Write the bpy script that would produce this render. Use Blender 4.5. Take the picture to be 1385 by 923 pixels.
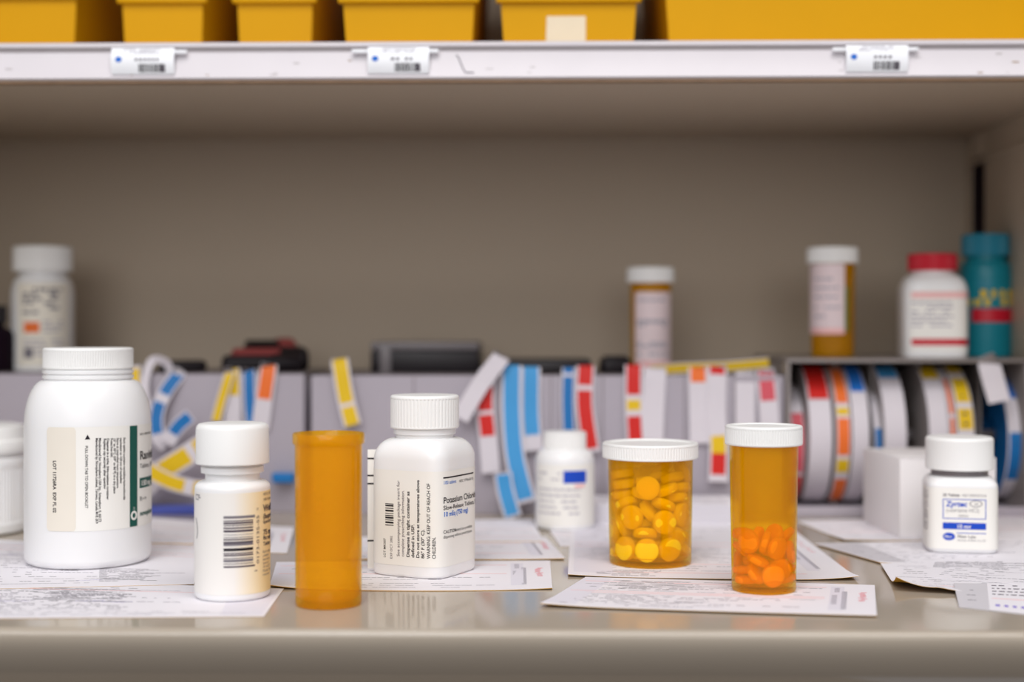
import bpy, bmesh, math, random
from mathutils import Vector, noise
for _o in list(bpy.data.objects): bpy.data.objects.remove(_o, do_unlink=True)
SC = bpy.context.scene
COL = SC.collection
PI = math.pi

# ------------------------------------------------------------------ camera, world, lights, exposure
F = 1385 * 50 / 36.0          # focal length in pixels of the 1385 px wide frame
HY = 440.0                    # image row of the horizon
CH = 113.0                    # camera height above the counter, mm
YAW = math.radians(1.1)
cam = bpy.data.cameras.new('camera'); co = bpy.data.objects.new('camera', cam); COL.objects.link(co)
cam.lens = 50; cam.sensor_width = 36; cam.sensor_fit = 'HORIZONTAL'
cam.shift_y = -(461.5 - HY) / 1385
cam.clip_start = 0.01; cam.clip_end = 50
co.location = (0, 0, CH / 1000); co.rotation_euler = (PI / 2, 0, YAW)
cam.dof.use_dof = True; cam.dof.focus_distance = 0.624; cam.dof.aperture_fstop = 4.0
SC.camera = co
SC.view_settings.view_transform = 'Standard'; SC.view_settings.look = 'None'
SC.view_settings.exposure = 0.06; SC.view_settings.gamma = 1.0; SC.view_settings.use_curve_mapping = False
SC.cycles.transparent_max_bounces = 24; SC.cycles.max_bounces = 10; SC.cycles.diffuse_bounces = 5

W = bpy.data.worlds.new('world'); SC.world = W; W.use_nodes = True
W.node_tree.nodes['Background'].inputs[0].default_value = (0.95, 0.94, 1.0, 1)
W.node_tree.nodes['Background'].inputs[1].default_value = 0.40

def area(name, loc, target, sx, sy, power, col=(1, 1, 1)):
    l = bpy.data.lights.new(name, 'AREA'); l.shape = 'RECTANGLE'; l.size = sx; l.size_y = sy; l.energy = power; l.color = col
    o = bpy.data.objects.new(name, l); COL.objects.link(o); o.location = loc
    o.rotation_euler = (Vector(target) - Vector(loc)).to_track_quat('-Z', 'Y').to_euler()
    return o
area('ceiling_lamp', (0.15, -0.25, 1.55), (0.05, 0.75, 0.1), 1.3, 0.7, 18, (1.0, 0.97, 0.95))
area('ceiling_lamp', (-0.7, -1.3, 1.5), (0.0, 0.8, 0.1), 1.2, 0.6, 14, (0.97, 0.98, 1.0))
area('front_fill', (-0.15, -1.9, 0.72), (0.05, 0.9, 0.1), 2.0, 0.9, 14, (1.0, 0.98, 0.96))  # added low frontal fill to brighten the back panel, no actual window

# ------------------------------------------------------------------ helpers (geometry in millimetres)
def CP(px, d):
    """world X, Y (mm) of the point seen at column px at depth d mm"""
    lat = (px - 692.5) / F * d
    return (lat * math.cos(YAW) - d * math.sin(YAW), lat * math.sin(YAW) + d * math.cos(YAW))
def P3(px, py, d):
    x, y = CP(px, d)
    return (x, y, CH + (HY - py) / F * d)
def gd(py, z=0.0):
    return (CH - z) * F / (py - HY)
def G(px, py, z=0.0):
    x, y = CP(px, gd(py, z)); return (x, y, z)
def zat(py, d): return CH + (HY - py) / F * d
def lin(c):
    c = c / 255.0
    return c / 12.92 if c <= 0.04045 else ((c + 0.055) / 1.055) ** 2.4
def RGB(r, g, b): return (lin(r), lin(g), lin(b), 1)

def sock(b, *names):
    for n in names:
        if n in b.inputs: return b.inputs[n]
def mat(name, rgb, rough=0.5, spec=0.5, metal=0.0, vary=0.06, scale=60.0, bump=0.0, sss=0.0):
    """principled surface with a slight procedural unevenness of its own colour"""
    m = bpy.data.materials.new(name); m.use_nodes = True
    nt = m.node_tree; b = nt.nodes['Principled BSDF']
    c = RGB(*rgb)
    tc = nt.nodes.new('ShaderNodeTexCoord'); nz = nt.nodes.new('ShaderNodeTexNoise')
    nz.inputs['Scale'].default_value = scale; nz.inputs['Detail'].default_value = 4
    nt.links.new(tc.outputs['Object'], nz.inputs['Vector'])
    mx = nt.nodes.new('ShaderNodeMix'); mx.data_type = 'RGBA'
    mx.inputs[6].default_value = tuple(max(0, v * (1 - vary)) for v in c[:3]) + (1,)
    mx.inputs[7].default_value = tuple(min(1, v * (1 + vary)) for v in c[:3]) + (1,)
    nt.links.new(nz.outputs['Fac'], mx.inputs[0]); nt.links.new(mx.outputs[2], b.inputs['Base Color'])
    b.inputs['Roughness'].default_value = rough; b.inputs['Metallic'].default_value = metal
    sock(b, 'Specular IOR Level', 'Specular').default_value = spec
    if sss:
        sock(b, 'Subsurface Weight').default_value = sss
        sock(b, 'Subsurface Radius').default_value = (1, .9, .8); sock(b, 'Subsurface Scale').default_value = 0.003
    if bump:
        bp = nt.nodes.new('ShaderNodeBump'); bp.inputs['Strength'].default_value = bump; bp.inputs['Distance'].default_value = 0.0005
        n2 = nt.nodes.new('ShaderNodeTexNoise'); n2.inputs['Scale'].default_value = 900
        nt.links.new(tc.outputs['Object'], n2.inputs['Vector'])
        nt.links.new(n2.outputs['Fac'], bp.inputs['Height']); nt.links.new(bp.outputs[0], b.inputs['Normal'])
    return m
def amber_mat(name, tr, haze_rgb, haze, rough=0.12, back=0.5):
    """thin coloured translucent plastic: tinted see-through wall, a little milky body, clear gloss"""
    m = bpy.data.materials.new(name); m.use_nodes = True; nt = m.node_tree; nt.nodes.clear()
    out = nt.nodes.new('ShaderNodeOutputMaterial')
    t = nt.nodes.new('ShaderNodeBsdfTransparent'); t.inputs[0].default_value = tuple(tr) + (1,)
    d = nt.nodes.new('ShaderNodeBsdfDiffuse'); d.inputs[0].default_value = RGB(*haze_rgb)
    s = nt.nodes.new('ShaderNodeBsdfTranslucent'); s.inputs[0].default_value = RGB(*haze_rgb)
    a = nt.nodes.new('ShaderNodeMixShader'); a.inputs[0].default_value = back
    nt.links.new(d.outputs[0], a.inputs[1]); nt.links.new(s.outputs[0], a.inputs[2])
    tc = nt.nodes.new('ShaderNodeTexCoord'); nz = nt.nodes.new('ShaderNodeTexNoise'); nz.inputs['Scale'].default_value = 90
    nt.links.new(tc.outputs['Object'], nz.inputs['Vector'])
    mr = nt.nodes.new('ShaderNodeMapRange'); mr.inputs[3].default_value = haze * .8; mr.inputs[4].default_value = haze * 1.2
    nt.links.new(nz.outputs['Fac'], mr.inputs[0])
    b = nt.nodes.new('ShaderNodeMixShader'); nt.links.new(mr.outputs[0], b.inputs[0])
    nt.links.new(t.outputs[0], b.inputs[1]); nt.links.new(a.outputs[0], b.inputs[2])
    g = nt.nodes.new('ShaderNodeBsdfGlossy'); g.inputs['Roughness'].default_value = rough
    lw = nt.nodes.new('ShaderNodeLayerWeight'); pw = nt.nodes.new('ShaderNodeMath'); pw.operation = 'POWER'; pw.inputs[1].default_value = 4.0
    nt.links.new(lw.outputs['Facing'], pw.inputs[0])
    fr = nt.nodes.new('ShaderNodeMapRange'); fr.inputs[3].default_value = .025; fr.inputs[4].default_value = .55
    nt.links.new(pw.outputs[0], fr.inputs[0])
    c = nt.nodes.new('ShaderNodeMixShader'); nt.links.new(fr.outputs[0], c.inputs[0])
    nt.links.new(b.outputs[0], c.inputs[1]); nt.links.new(g.outputs[0], c.inputs[2])
    nt.links.new(c.outputs[0], out.inputs[0])
    return m

class MB:
    def __init__(s): s.v = []; s.f = []; s.m = []; s.mats = []
    def add(s, vs, fs, m):
        if m not in s.mats: s.mats.append(m)
        k = s.mats.index(m); o = len(s.v)
        s.v += [tuple(p) for p in vs]; s.f += [tuple(i + o for i in q) for q in fs]; s.m += [k] * len(fs)
        return s
    def build(s, name, parent=None, loc=None, rot=None, angle=38):
        me = bpy.data.meshes.new(name)
        me.from_pydata([(x / 1000, y / 1000, z / 1000) for x, y, z in s.v], [], s.f)
        for m in s.mats: me.materials.append(m)
        me.polygons.foreach_set('material_index', s.m)
        me.polygons.foreach_set('use_smooth', [True] * len(s.f))
        me.update(); me.validate()
        me.set_sharp_from_angle(angle=math.radians(angle))
        o = bpy.data.objects.new(name, me); COL.objects.link(o)
        if loc: o.location = [c / 1000 for c in loc]
        if rot is not None: o.rotation_euler = rot if hasattr(rot, '__len__') else (0, 0, rot)
        if parent: o.parent = parent
        return o
def tag(o, label, cat, group=None, kind=None):
    o['label'] = label; o['category'] = cat
    if group: o['group'] = group
    if kind: o['kind'] = kind
    return o
def thing(name, label, cat, loc, rz=0.0, group=None):
    o = bpy.data.objects.new(name, None); COL.objects.link(o); o.empty_display_size = 0.01
    o.location = [c / 1000 for c in loc]; o.rotation_euler = (0, 0, rz)
    return tag(o, label, cat, group)
def face_cam(x, y): return -math.atan2(x, y)

def lathe(prof, N=72, fn=None):
    """rings from (r, z) or (r, z, k); fn(theta, r, k) -> radius; theta 0 is the front (-Y)"""
    vs, fs, rings = [], [], []
    for q in prof:
        r, z = q[0], q[1]; k = q[2] if len(q) > 2 else 0
        if r < 1e-6:
            rings.append([len(vs)]); vs.append((0, 0, z)); continue
        ring = []
        for i in range(N):
            t = 2 * PI * i / N; rr = fn(t, r, k) if fn else r
            ring.append(len(vs)); vs.append((rr * math.sin(t), -rr * math.cos(t), z))
        rings.append(ring)
    for a, b in zip(rings, rings[1:]):
        for i in range(N):
            j = (i + 1) % N
            if len(a) == 1 and len(b) == 1: continue
            if len(a) == 1: fs.append((a[0], b[i], b[j]))
            elif len(b) == 1: fs.append((a[i], a[j], b[0]))
            else: fs.append((a[i], a[j], b[j], b[i]))
    return vs, fs
def sq_fn(n, rot):
    """superellipse cross-section: k=0 round, k=1 rounded square of half width r"""
    def f(t, r, k):
        c, s = abs(math.cos(t - rot)), abs(math.sin(t - rot))
        R = r / (c ** n + s ** n) ** (1 / n)
        return r * (1 - k) + R * k
    return f
def arc(r0, z0, r1, z1, n=8, a0=0.0, a1=90.0):
    """quarter-ellipse shoulder from (r0, z0 low, vertical tangent) to (r1, z1 high)"""
    return [(r1 + (r0 - r1) * math.cos(math.radians(a0 + (a1 - a0) * i / n)), z0 + (z1 - z0) * math.sin(math.radians(a0 + (a1 - a0) * i / n))) for i in range(n + 1)]
def ribbed(r, z0, z1, n=60, depth=0.35, top=True, bev=0.8, recess=0.0, inner=None, N=None):
    """screw cap: ribbed wall, rounded rim, optional recessed top; hollow skirt closed below at inner radius"""
    N = N or n * 4
    def fn(t, rr, k):
        ph = (t * n / (2 * PI)) % 1.0
        w = 1.0 if 0.2 < ph < 0.8 else 0.0
        return rr - depth * k * (1 - w)
    ir = inner or r - 2
    prof = [(0, z0 + .3, 0), (ir, z0 + .3, 0), (ir + .2, z0, 0), (r - .35, z0, 0), (r, z0 + .35, 0), (r, z0 + .9, 0), (r, z0 + 1.0, 1), (r, z1 - bev - .5, 1), (r, z1 - bev - .3, 0)]
    prof += [(r - bev + bev * math.cos(a * PI / 8), z1 - bev + bev * math.sin(a * PI / 8), 0) for a in range(0, 5)]
    if recess:
        prof += [(r - 2.2, z1, 0), (r - 2.7, z1 - recess * .3, 0), (r - 3.1, z1 - recess, 0), (r * .45, z1 - recess, 0), (0, z1 - recess, 0)]
    else:
        prof += [(r * .6, z1 + .05, 0), (0, z1 + .08, 0)]
    return lathe(prof, N, fn)
def bbox(x0, x1, y0, y1, z0, z1, bev=0.0, seg=2):
    bm = bmesh.new(); bmesh.ops.create_cube(bm, size=1)
    for v in bm.verts: v.co = ((x0 + x1) / 2 + v.co.x * (x1 - x0), (y0 + y1) / 2 + v.co.y * (y1 - y0), (z0 + z1) / 2 + v.co.z * (z1 - z0))
    if bev: bmesh.ops.bevel(bm, geom=list(bm.edges), offset=bev, segments=seg, profile=0.5, affect='EDGES')
    bm.verts.index_update()
    r = [tuple(v.co) for v in bm.verts], [tuple(v.index for v in f.verts) for f in bm.faces]
    bm.free(); return r
def extrude(poly, x0, x1):
    """closed (y, z) outline, counter-clockwise, run along X"""
    n = len(poly)
    vs = [(x0, y, z) for y, z in poly] + [(x1, y, z) for y, z in poly]
    fs = [(i, (i + 1) % n, n + (i + 1) % n, n + i) for i in range(n)]
    fs += [tuple(range(n))[::-1], tuple(range(n, 2 * n))]
    return vs, fs
def xf(geo, rz=0.0, at=(0, 0, 0), rx=0.0, ry=0.0):
    from mathutils import Euler
    M = Euler((rx, ry, rz)).to_matrix()
    return [tuple(M @ Vector(p) + Vector(at)) for p in geo[0]], geo[1]
def tube(pts, r, N=8):
    vs, fs = [], []
    for i, p in enumerate(pts):
        p = Vector(p); a = Vector(pts[max(0, i - 1)]); b = Vector(pts[min(len(pts) - 1, i + 1)])
        t = (b - a).normalized(); u = t.cross(Vector((0, 1, 0.01))); u.normalize(); w = t.cross(u)
        vs += [tuple(p + (u * math.cos(2 * PI * k / N) + w * math.sin(2 * PI * k / N)) * r) for k in range(N)]
    for i in range(len(pts) - 1):
        for k in range(N): fs.append((i * N + k, i * N + (k + 1) % N, (i + 1) * N + (k + 1) % N, (i + 1) * N + k))
    fs += [tuple(range(N))[::-1], tuple(range((len(pts) - 1) * N, len(pts) * N))]
    return vs, fs

class Sect:
    """outline of a container's wall: arc length u (0 at the front, + to the right), height v -> point"""
    def __init__(s, rf, n=1440):
        s.p = []
        for i in range(n + 1):
            t = -PI + 2 * PI * i / n; r = rf(t); s.p.append((r * math.sin(t), -r * math.cos(t)))
        s.c = [0.0]
        for a, b in zip(s.p, s.p[1:]): s.c.append(s.c[-1] + math.dist(a, b))
        s.mid = s.c[n // 2]; s.n = n
    def __call__(s, u, v, e=0.0):
        import bisect
        t = min(max(u + s.mid, 0.001), s.c[-1] - 0.001); i = min(bisect.bisect_right(s.c, t) - 1, s.n - 1)
        a, b = s.p[i], s.p[i + 1]; L = s.c[i + 1] - s.c[i]; k = (t - s.c[i]) / L
        nx, ny = (b[1] - a[1]) / L, -(b[0] - a[0]) / L
        return (a[0] + (b[0] - a[0]) * k + nx * e, a[1] + (b[1] - a[1]) * k + ny * e, v)
    def ux(s, x):
        """arc length of the front wall point at sideways offset x"""
        h = s.n // 2; best = min(range(h - s.n // 4 - 60, h + s.n // 4 + 61), key=lambda i: abs(s.p[i][0] - x))
        return s.c[best] - s.mid
def patch(mb, mp, u0, u1, v0, v1, m, e=0.1, nu=None, nv=1):
    nu = nu or max(1, int(abs(u1 - u0) / 0.8))
    vs = [mp(u0 + (u1 - u0) * i / nu, v0 + (v1 - v0) * j / nv, e) for j in range(nv + 1) for i in range(nu + 1)]
    fs = [(j * (nu + 1) + i, j * (nu + 1) + i + 1, (j + 1) * (nu + 1) + i + 1, (j + 1) * (nu + 1) + i) for j in range(nv) for i in range(nu)]
    mb.add(vs, fs, m)
_gl = {}
def glyphs(s, bold):
    k = (s, bold)
    if k not in _gl:
        c = bpy.data.curves.new('t', 'FONT'); c.body = s; c.size = 1.0; c.resolution_u = 3; c.offset = bold
        o = bpy.data.objects.new('t', c); COL.objects.link(o)
        dg = bpy.context.evaluated_depsgraph_get(); me = bpy.data.meshes.new_from_object(o.evaluated_get(dg))
        vs = [(v.co.x, v.co.y) for v in me.vertices]; fs = [tuple(p.vertices) for p in me.polygons]
        bpy.data.objects.remove(o); bpy.data.curves.remove(c); bpy.data.meshes.remove(me)
        _gl[k] = vs, fs
    return _gl[k]
def text(mb, mp, s, u, v, size, m, rot=0, bold=0.0, e=0.16, width=None, slant=0.0):
    """lettering on a wall; rot 0, 90 (reads upwards) or -90 (reads downwards); width fits the line to a length"""
    vs, fs = glyphs(s, bold)
    if not vs: return
    x1 = max(p[0] for p in vs); sx = (width / x1) if width else size
    out = []
    for x, y in vs:
        a, b = (x + slant * y) * sx, y * size
        du, dv = (a, b) if rot == 0 else ((-b, a) if rot == 90 else (b, -a))
        out.append(mp(u + du, v + dv, e))
    mb.add(out, fs, m)
def dashes(mb, mp, u0, u1, v, h, m, rng, e=0.14, fill=0.8, lo=0.6, hi=2.4, rot=0):
    """a line of print too small to read"""
    x = u0
    while x < u1 - lo:
        w = min(rng.uniform(lo, hi), u1 - x)
        if rng.random() < fill:
            if rot == 0: patch(mb, mp, x, x + w, v, v + h, m, e, nu=max(1, int(w)))
            else: patch(mb, mp, v, v + h, x, x + w, m, e, nu=1, nv=1)
        x += w + h * 0.6

# ------------------------------------------------------------------ materials
M = {}
M['paint'] = mat('beige_enamel', (172, 161, 146), .10, .5, vary=.03, scale=14)
M['wallpaint'] = mat('beige_wall_enamel', (186, 171, 152), .55, .3, vary=.03, scale=10)
M['lip'] = mat('white_enamel', (210, 205, 209), .4, .4, vary=.05, scale=40)
M['groove'] = mat('grey_channel', (176, 170, 170), .6, .2)
M['rust'] = mat('worn_brown_edge', (150, 124, 100), .7, .2, vary=.25, scale=120)
M['dark'] = mat('black_plastic', (22, 14, 20), .45, .4)
M['darkgap'] = mat('dark_slot', (26, 12, 24), .8, .1)
M['white'] = mat('white_hdpe', (238, 238, 238), .32, .45, vary=.015, sss=.15)
M['whitecap'] = mat('white_cap_plastic', (240, 240, 238), .42, .4, vary=.015)
M['cream'] = mat('cream_label_paper', (232, 226, 212), .5, .3, vary=.02)
M['label'] = mat('white_label_paper', (238, 236, 230), .5, .3, vary=.02)
M['peel'] = mat('beige_peel_label', (231, 224, 211), .5, .3, vary=.03)
M['ink'] = mat('black_ink', (34, 30, 36), .6, .2)
M['greyink'] = mat('grey_ink', (120, 116, 124), .6, .2)
M['paleink'] = mat('pale_grey_ink', (172, 168, 178), .6, .2)
M['blueink'] = mat('blue_ink', (40, 108, 200), .6, .2)
M['royal'] = mat('royal_blue_ink', (30, 74, 190), .6, .2)
M['violet'] = mat('violet_pen', (110, 90, 200), .6, .2)
M['pinkink'] = mat('pink_ink', (242, 190, 188), .6, .2)
M['redink'] = mat('red_ink', (232, 70, 90), .6, .2)
M['green'] = mat('dark_green_ink', (22, 84, 74), .5, .3)
M['bottleprint'] = mat('plum_ink', (74, 62, 78), .6, .2)
M['paper'] = mat('white_form_paper', (232, 229, 234), .7, .2, vary=.03, scale=25)
M['paper2'] = mat('lilac_white_form_paper', (222, 219, 228), .7, .2, vary=.03, scale=25)
M['glassine'] = mat('grey_backing_paper', (206, 203, 208), .5, .3, vary=.04)
M['yellowpaper'] = mat('yellow_copy_paper', (196, 150, 44), .7, .2)
M['pinklabel'] = mat('pinkish_white_label', (232, 214, 216), .5, .3, vary=.02)
M['rollside'] = mat('grey_roll_side', (168, 160, 158), .5, .3)
M['midink'] = mat('mid_grey_ink', (140, 136, 146), .6, .2)
M['tag'] = mat('white_tag_paper', (238, 240, 244), .35, .4)
M['bin'] = mat('yellow_bin_plastic', (208, 152, 0), .5, .15, vary=.05, scale=20)
M['sticker'] = mat('cream_sticker', (226, 212, 186), .5, .3)
M['box'] = mat('lilac_grey_board', (170, 163, 172), .6, .3, vary=.04, scale=18)
M['boxdark'] = mat('grey_board', (128, 120, 122), .6, .3)
M['carton'] = mat('white_carton', (232, 228, 228), .6, .3, vary=.02)
M['smoke'] = mat('smoked_plastic', (134, 126, 123), .35, .5, vary=.05)
M['backing'] = mat('white_strip_backing', (212, 206, 212), .5, .3, vary=.02)
M['s_yellow'] = mat('yellow_label', (222, 184, 20), .5, .3)
M['s_blue'] = mat('blue_label', (64, 150, 208), .5, .3)
M['s_deepblue'] = mat('deep_blue_label', (24, 110, 176), .5, .3)
M['s_red'] = mat('red_label', (204, 34, 28), .5, .3)
M['s_orange'] = mat('orange_label', (232, 112, 44), .5, .3)
M['s_pink'] = mat('pink_red_label', (206, 84, 96), .5, .3)
M['s_brightblue'] = mat('bright_blue_label', (34, 110, 196), .5, .3)
M['amber'] = amber_mat('amber_plastic', (1.0, .89, .25), (255, 188, 4), .22, .12, .32)
M['amberfrost'] = amber_mat('frosted_amber_plastic', (1.0, .88, .22), (255, 188, 4), .30, .13, .28)
M['pilly'] = mat('yellow_tablet', (255, 236, 110), .55, .3, vary=.03)
M['pillo'] = mat('orange_tablet', (255, 146, 56), .55, .3, vary=.03)
M['red'] = mat('red_cap_plastic', (196, 20, 44), .4, .4)
M['teal'] = mat('teal_plastic', (14, 126, 142), .4, .4)
M['tealcap'] = mat('teal_cap_plastic', (30, 130, 156), .4, .4)
M['marker'] = mat('red_pen_plastic', (150, 66, 66), .5, .4)
M['bluetray'] = mat('blue_tray_plastic', (84, 98, 190), .5, .4)
M['floorpaint'] = mat('grey_floor_tile', (120, 114, 108), .5, .3, scale=3)
M['greyband'] = mat('grey_plastic', (116, 110, 112), .4, .5)
M['olive'] = mat('green_strip_ink', (110, 116, 50), .5, .3)

# ------------------------------------------------------------------ the shelving
WX, YB = 292.0, 980.0        # right side panel, back panel
ct = thing('countertop', 'beige enamelled countertop with rounded front edge carrying the bottles and paper slips', 'countertop', (0, 526, 0))
def counter_prof():
    p = [(574, -.0)]
    p = [(YB - 526, 0)]
    for i in range(9):
        a = math.radians(90 + 86 * i / 8); p.append((3 + 3 * math.cos(a), -3 + 3 * math.sin(a)))
    for i in range(1, 15):
        k = i / 14; p.append((.05 + 23 * k ** 1.7, -3 - 24 * k))
    p += [(26, -29), (YB - 526, -32)]
    return p
mb = MB(); mb.add(*extrude(counter_prof(), -640, 420), M['paint']); mb.build('worktop', ct)

SF = 744 - YB; ZB = zat(108, 737); ZL = zat(55.5, 738)   # shelf board: front edge, underside, top
su = thing('shelving_unit', 'beige metal upper shelf with a white edge above the counter', 'shelving', (0, YB, 0))
mb = MB(); mb.add(*bbox(-640, WX + 20, 0, 6, -900, 620), M['wallpaint']); mb.build('wall_back', loc=(0, YB, 0))['kind'] = 'structure'
mb = MB(); mb.add(*bbox(-2000, 2000, -3200, 6, -910, -900), M['floorpaint']); mb.build('floor', loc=(0, YB, 0))['kind'] = 'structure'
mb = MB()                     # side panel with a slotted upright
mb.add(*bbox(WX, WX + 8, -262, -41, 0, 620, .6), M['wallpaint'])
mb.add(*bbox(WX + .8, WX + 6, -42, -12, 0, 620), M['darkgap'])
mb.add(*bbox(WX, WX + 8, -13, 0, 0, 620, .6), M['wallpaint'])
mb.add(*bbox(WX, WX + 8, -42, -12, 225, 252, .4), M['wallpaint'])
mb.add(*bbox(WX - 2.2, WX, -262, -12, 220, 223, .6), M['wallpaint'])
mb.build('wall_right', loc=(0, YB, 0))['kind'] = 'structure'
mb = MB(); mb.add(*bbox(-412, -404, -262, 0, 0, 620, .6), M['wallpaint']); mb.build('shade_panel_left', loc=(0, YB, 0))['kind'] = 'structure'  # unseen panel added to shade the left end of the bay
mb = MB(); mb.add(*bbox(-403.8, WX - .2, SF, -.2, ZB + .3, ZL - .4, .8), M['wallpaint'])
mb.add(*bbox(-403.8, WX - 3, -6, -.3, ZB - 3, ZB + 1, .8), M['wallpaint'])
sb = mb.build('upper_shelf', su)
mb = MB(); mb.add(*bbox(-403.8, WX - .2, SF, -.2, 396, 416, .8), M['wallpaint']); mb.build('shade_shelf', su)  # unseen board added above the bins to keep the gaps between them dark
# channel moulding on the shelf's front edge
pr0 = [(-270, 255.6), (-270, 278.9), (-275.4, 278.9), (-276, 278.4), (-276, 276.2), (-275.4, 275.8), (-273.9, 275.6), (-273.7, 273.6), (-274.4, 273.2), (-275.4, 272.6), (-277.4, 258.2), (-278, 257.2), (-277.4, 256.4), (-274, 255.6)]
KZ = (ZL - ZB) / 23.3; zq = lambda z: ZB + (z - 255.6) * KZ
pr = [(SF + y + 270, zq(z)) for y, z in pr0]
mb = MB(); mb.add(*extrude(pr, -403.8, WX - .2), M['lip'])
def facey(z): return SF - 5.4 - (zq(272.6) - z) / (14.4 * KZ) * 2.0
mb.add(*bbox(-403.7, WX - .3, SF - 7, SF - .5, ZB - .9, ZB + .1, .3), M['rust'])
mb.add(*bbox(-403.7, WX - .3, SF - 4.1, SF - 3.6, zq(273.9), zq(275.4)), M['groove'])
_x = [CP(p, 737)[0] for p in (617, 621, 626, 629, 634, 641)]
_z = [zat(p, 737) for p in (73, 79, 92, 97.5, 98, 98)]
mb.add(*tube([(x, facey(z) - .1, z) for x, z in zip(_x, _z)], .32, 6), M['greyink'])
rng = random.Random(4)
for i in range(26):            # scuffs
    x = rng.uniform(-320, 300); z = rng.uniform(ZB + 1.6, ZB + 13); w = rng.uniform(.6, 4); h = rng.uniform(.3, .8)
    mb.add([(x, facey(z) - .06, z), (x + w, facey(z) - .06, z), (x + w, facey(z + h) - .06, z + h), (x, facey(z + h) - .06, z + h)], [(0, 1, 2, 3)], M['rust'] if i % 3 == 0 else M['groove'])
mb.build('shelf_edge', sb)

# shelf tags clipped into the channel
def shelf_tag(px0, px1, label, tabs):
    d = 735; x0, _ = CP(px0, d); x1, _ = CP(px1, d); z0, z1 = zat(98.5, d), zat(62.5, d)
    cx = (x0 + x1) / 2; w = x1 - x0; h = z1 - z0
    t = thing('shelf_tag', label, 'shelf tag', (cx, YB + SF - 4.2, z0), 0, 'barcode tags on the white shelf edge')
    def mp(u, v, e=0):
        k = v / h
        return (u, -3.0 - 2.2 * math.sin(PI * (.1 + .8 * min(max(k, 0), 1))) ** .8 - e, v)
    mb = MB(); n = 16
    vs = []; fs = []
    for j in range(n + 1):
        for i in (0, 1): vs.append(mp(-w / 2 + w * i, h * j / n))
    for j in range(n + 1):
        for i in (0, 1):
            q = mp(-w / 2 + w * i, h * j / n); vs.append((q[0], q[1] + 1.0, q[2]))
    o = 2 * (n + 1)
    for j in range(n):
        a = 2 * j
        fs += [(a, a + 1, a + 3, a + 2), (o + a + 2, o + a + 3, o + a + 1, o + a), (a, a + 2, o + a + 2, o + a), (a + 1, o + a + 1, o + a + 3, a + 3)]
    fs += [(0, o, o + 1, 1), (2 * n, 2 * n + 1, o + 2 * n + 1, o + 2 * n)]
    mb.add(vs, fs, M['tag'])
    r = random.Random(px0)
    for v in (12.7, 11.7, 10.8): dashes(mb, mp, -w * .3, w * .28, v, .5, M['paleink'], r, .1)
    dashes(mb, mp, -w * .12, w * .27, 6.7, 1.5, M['greyink'], r, .1, lo=1.1, hi=1.8)
    a = [( -w * .38 + 1.7 * math.cos(2 * PI * i / 14), 7.6 + 1.5 * math.sin(2 * PI * i / 14)) for i in range(14)]
    mb.add([mp(u, v, .12) for u, v in a], [tuple(range(14))], M['blueink'])
    x = -w * .06
    while x < w * .33:
        b = r.choice((.3, .5, .8)); patch(mb, mp, x, x + b, 1.0, 5.3, M['ink'], .12, nu=1, nv=4); x += b + r.choice((.3, .5))
    patch(mb, mp, w * .27, w * .36, 1.0, 5.0, M['greyink'], .11, nu=1, nv=4)
    mb.build('tag_face', t)
    for s, L in tabs:
        mb = MB(); mb.add(*bbox(s * w / 2 if s > 0 else -w / 2 - L, w / 2 + L if s > 0 else -w / 2, -4.6, -2.6, 10.6, 12.6, .4), M['tag']); mb.build('clip_tab', t)
shelf_tag(147, 233, 'leftmost white barcode tag on the white shelf edge', ((1, 6.5),))
shelf_tag(497, 580, 'white barcode tag in the middle of the shelf edge beside a dark bent scratch', ((-1, 8.5), (1, 5)))
shelf_tag(1143, 1226, 'rightmost white barcode tag on the shelf edge below the widest yellow bin', ((-1, 7), (1, 5.5)))

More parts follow.
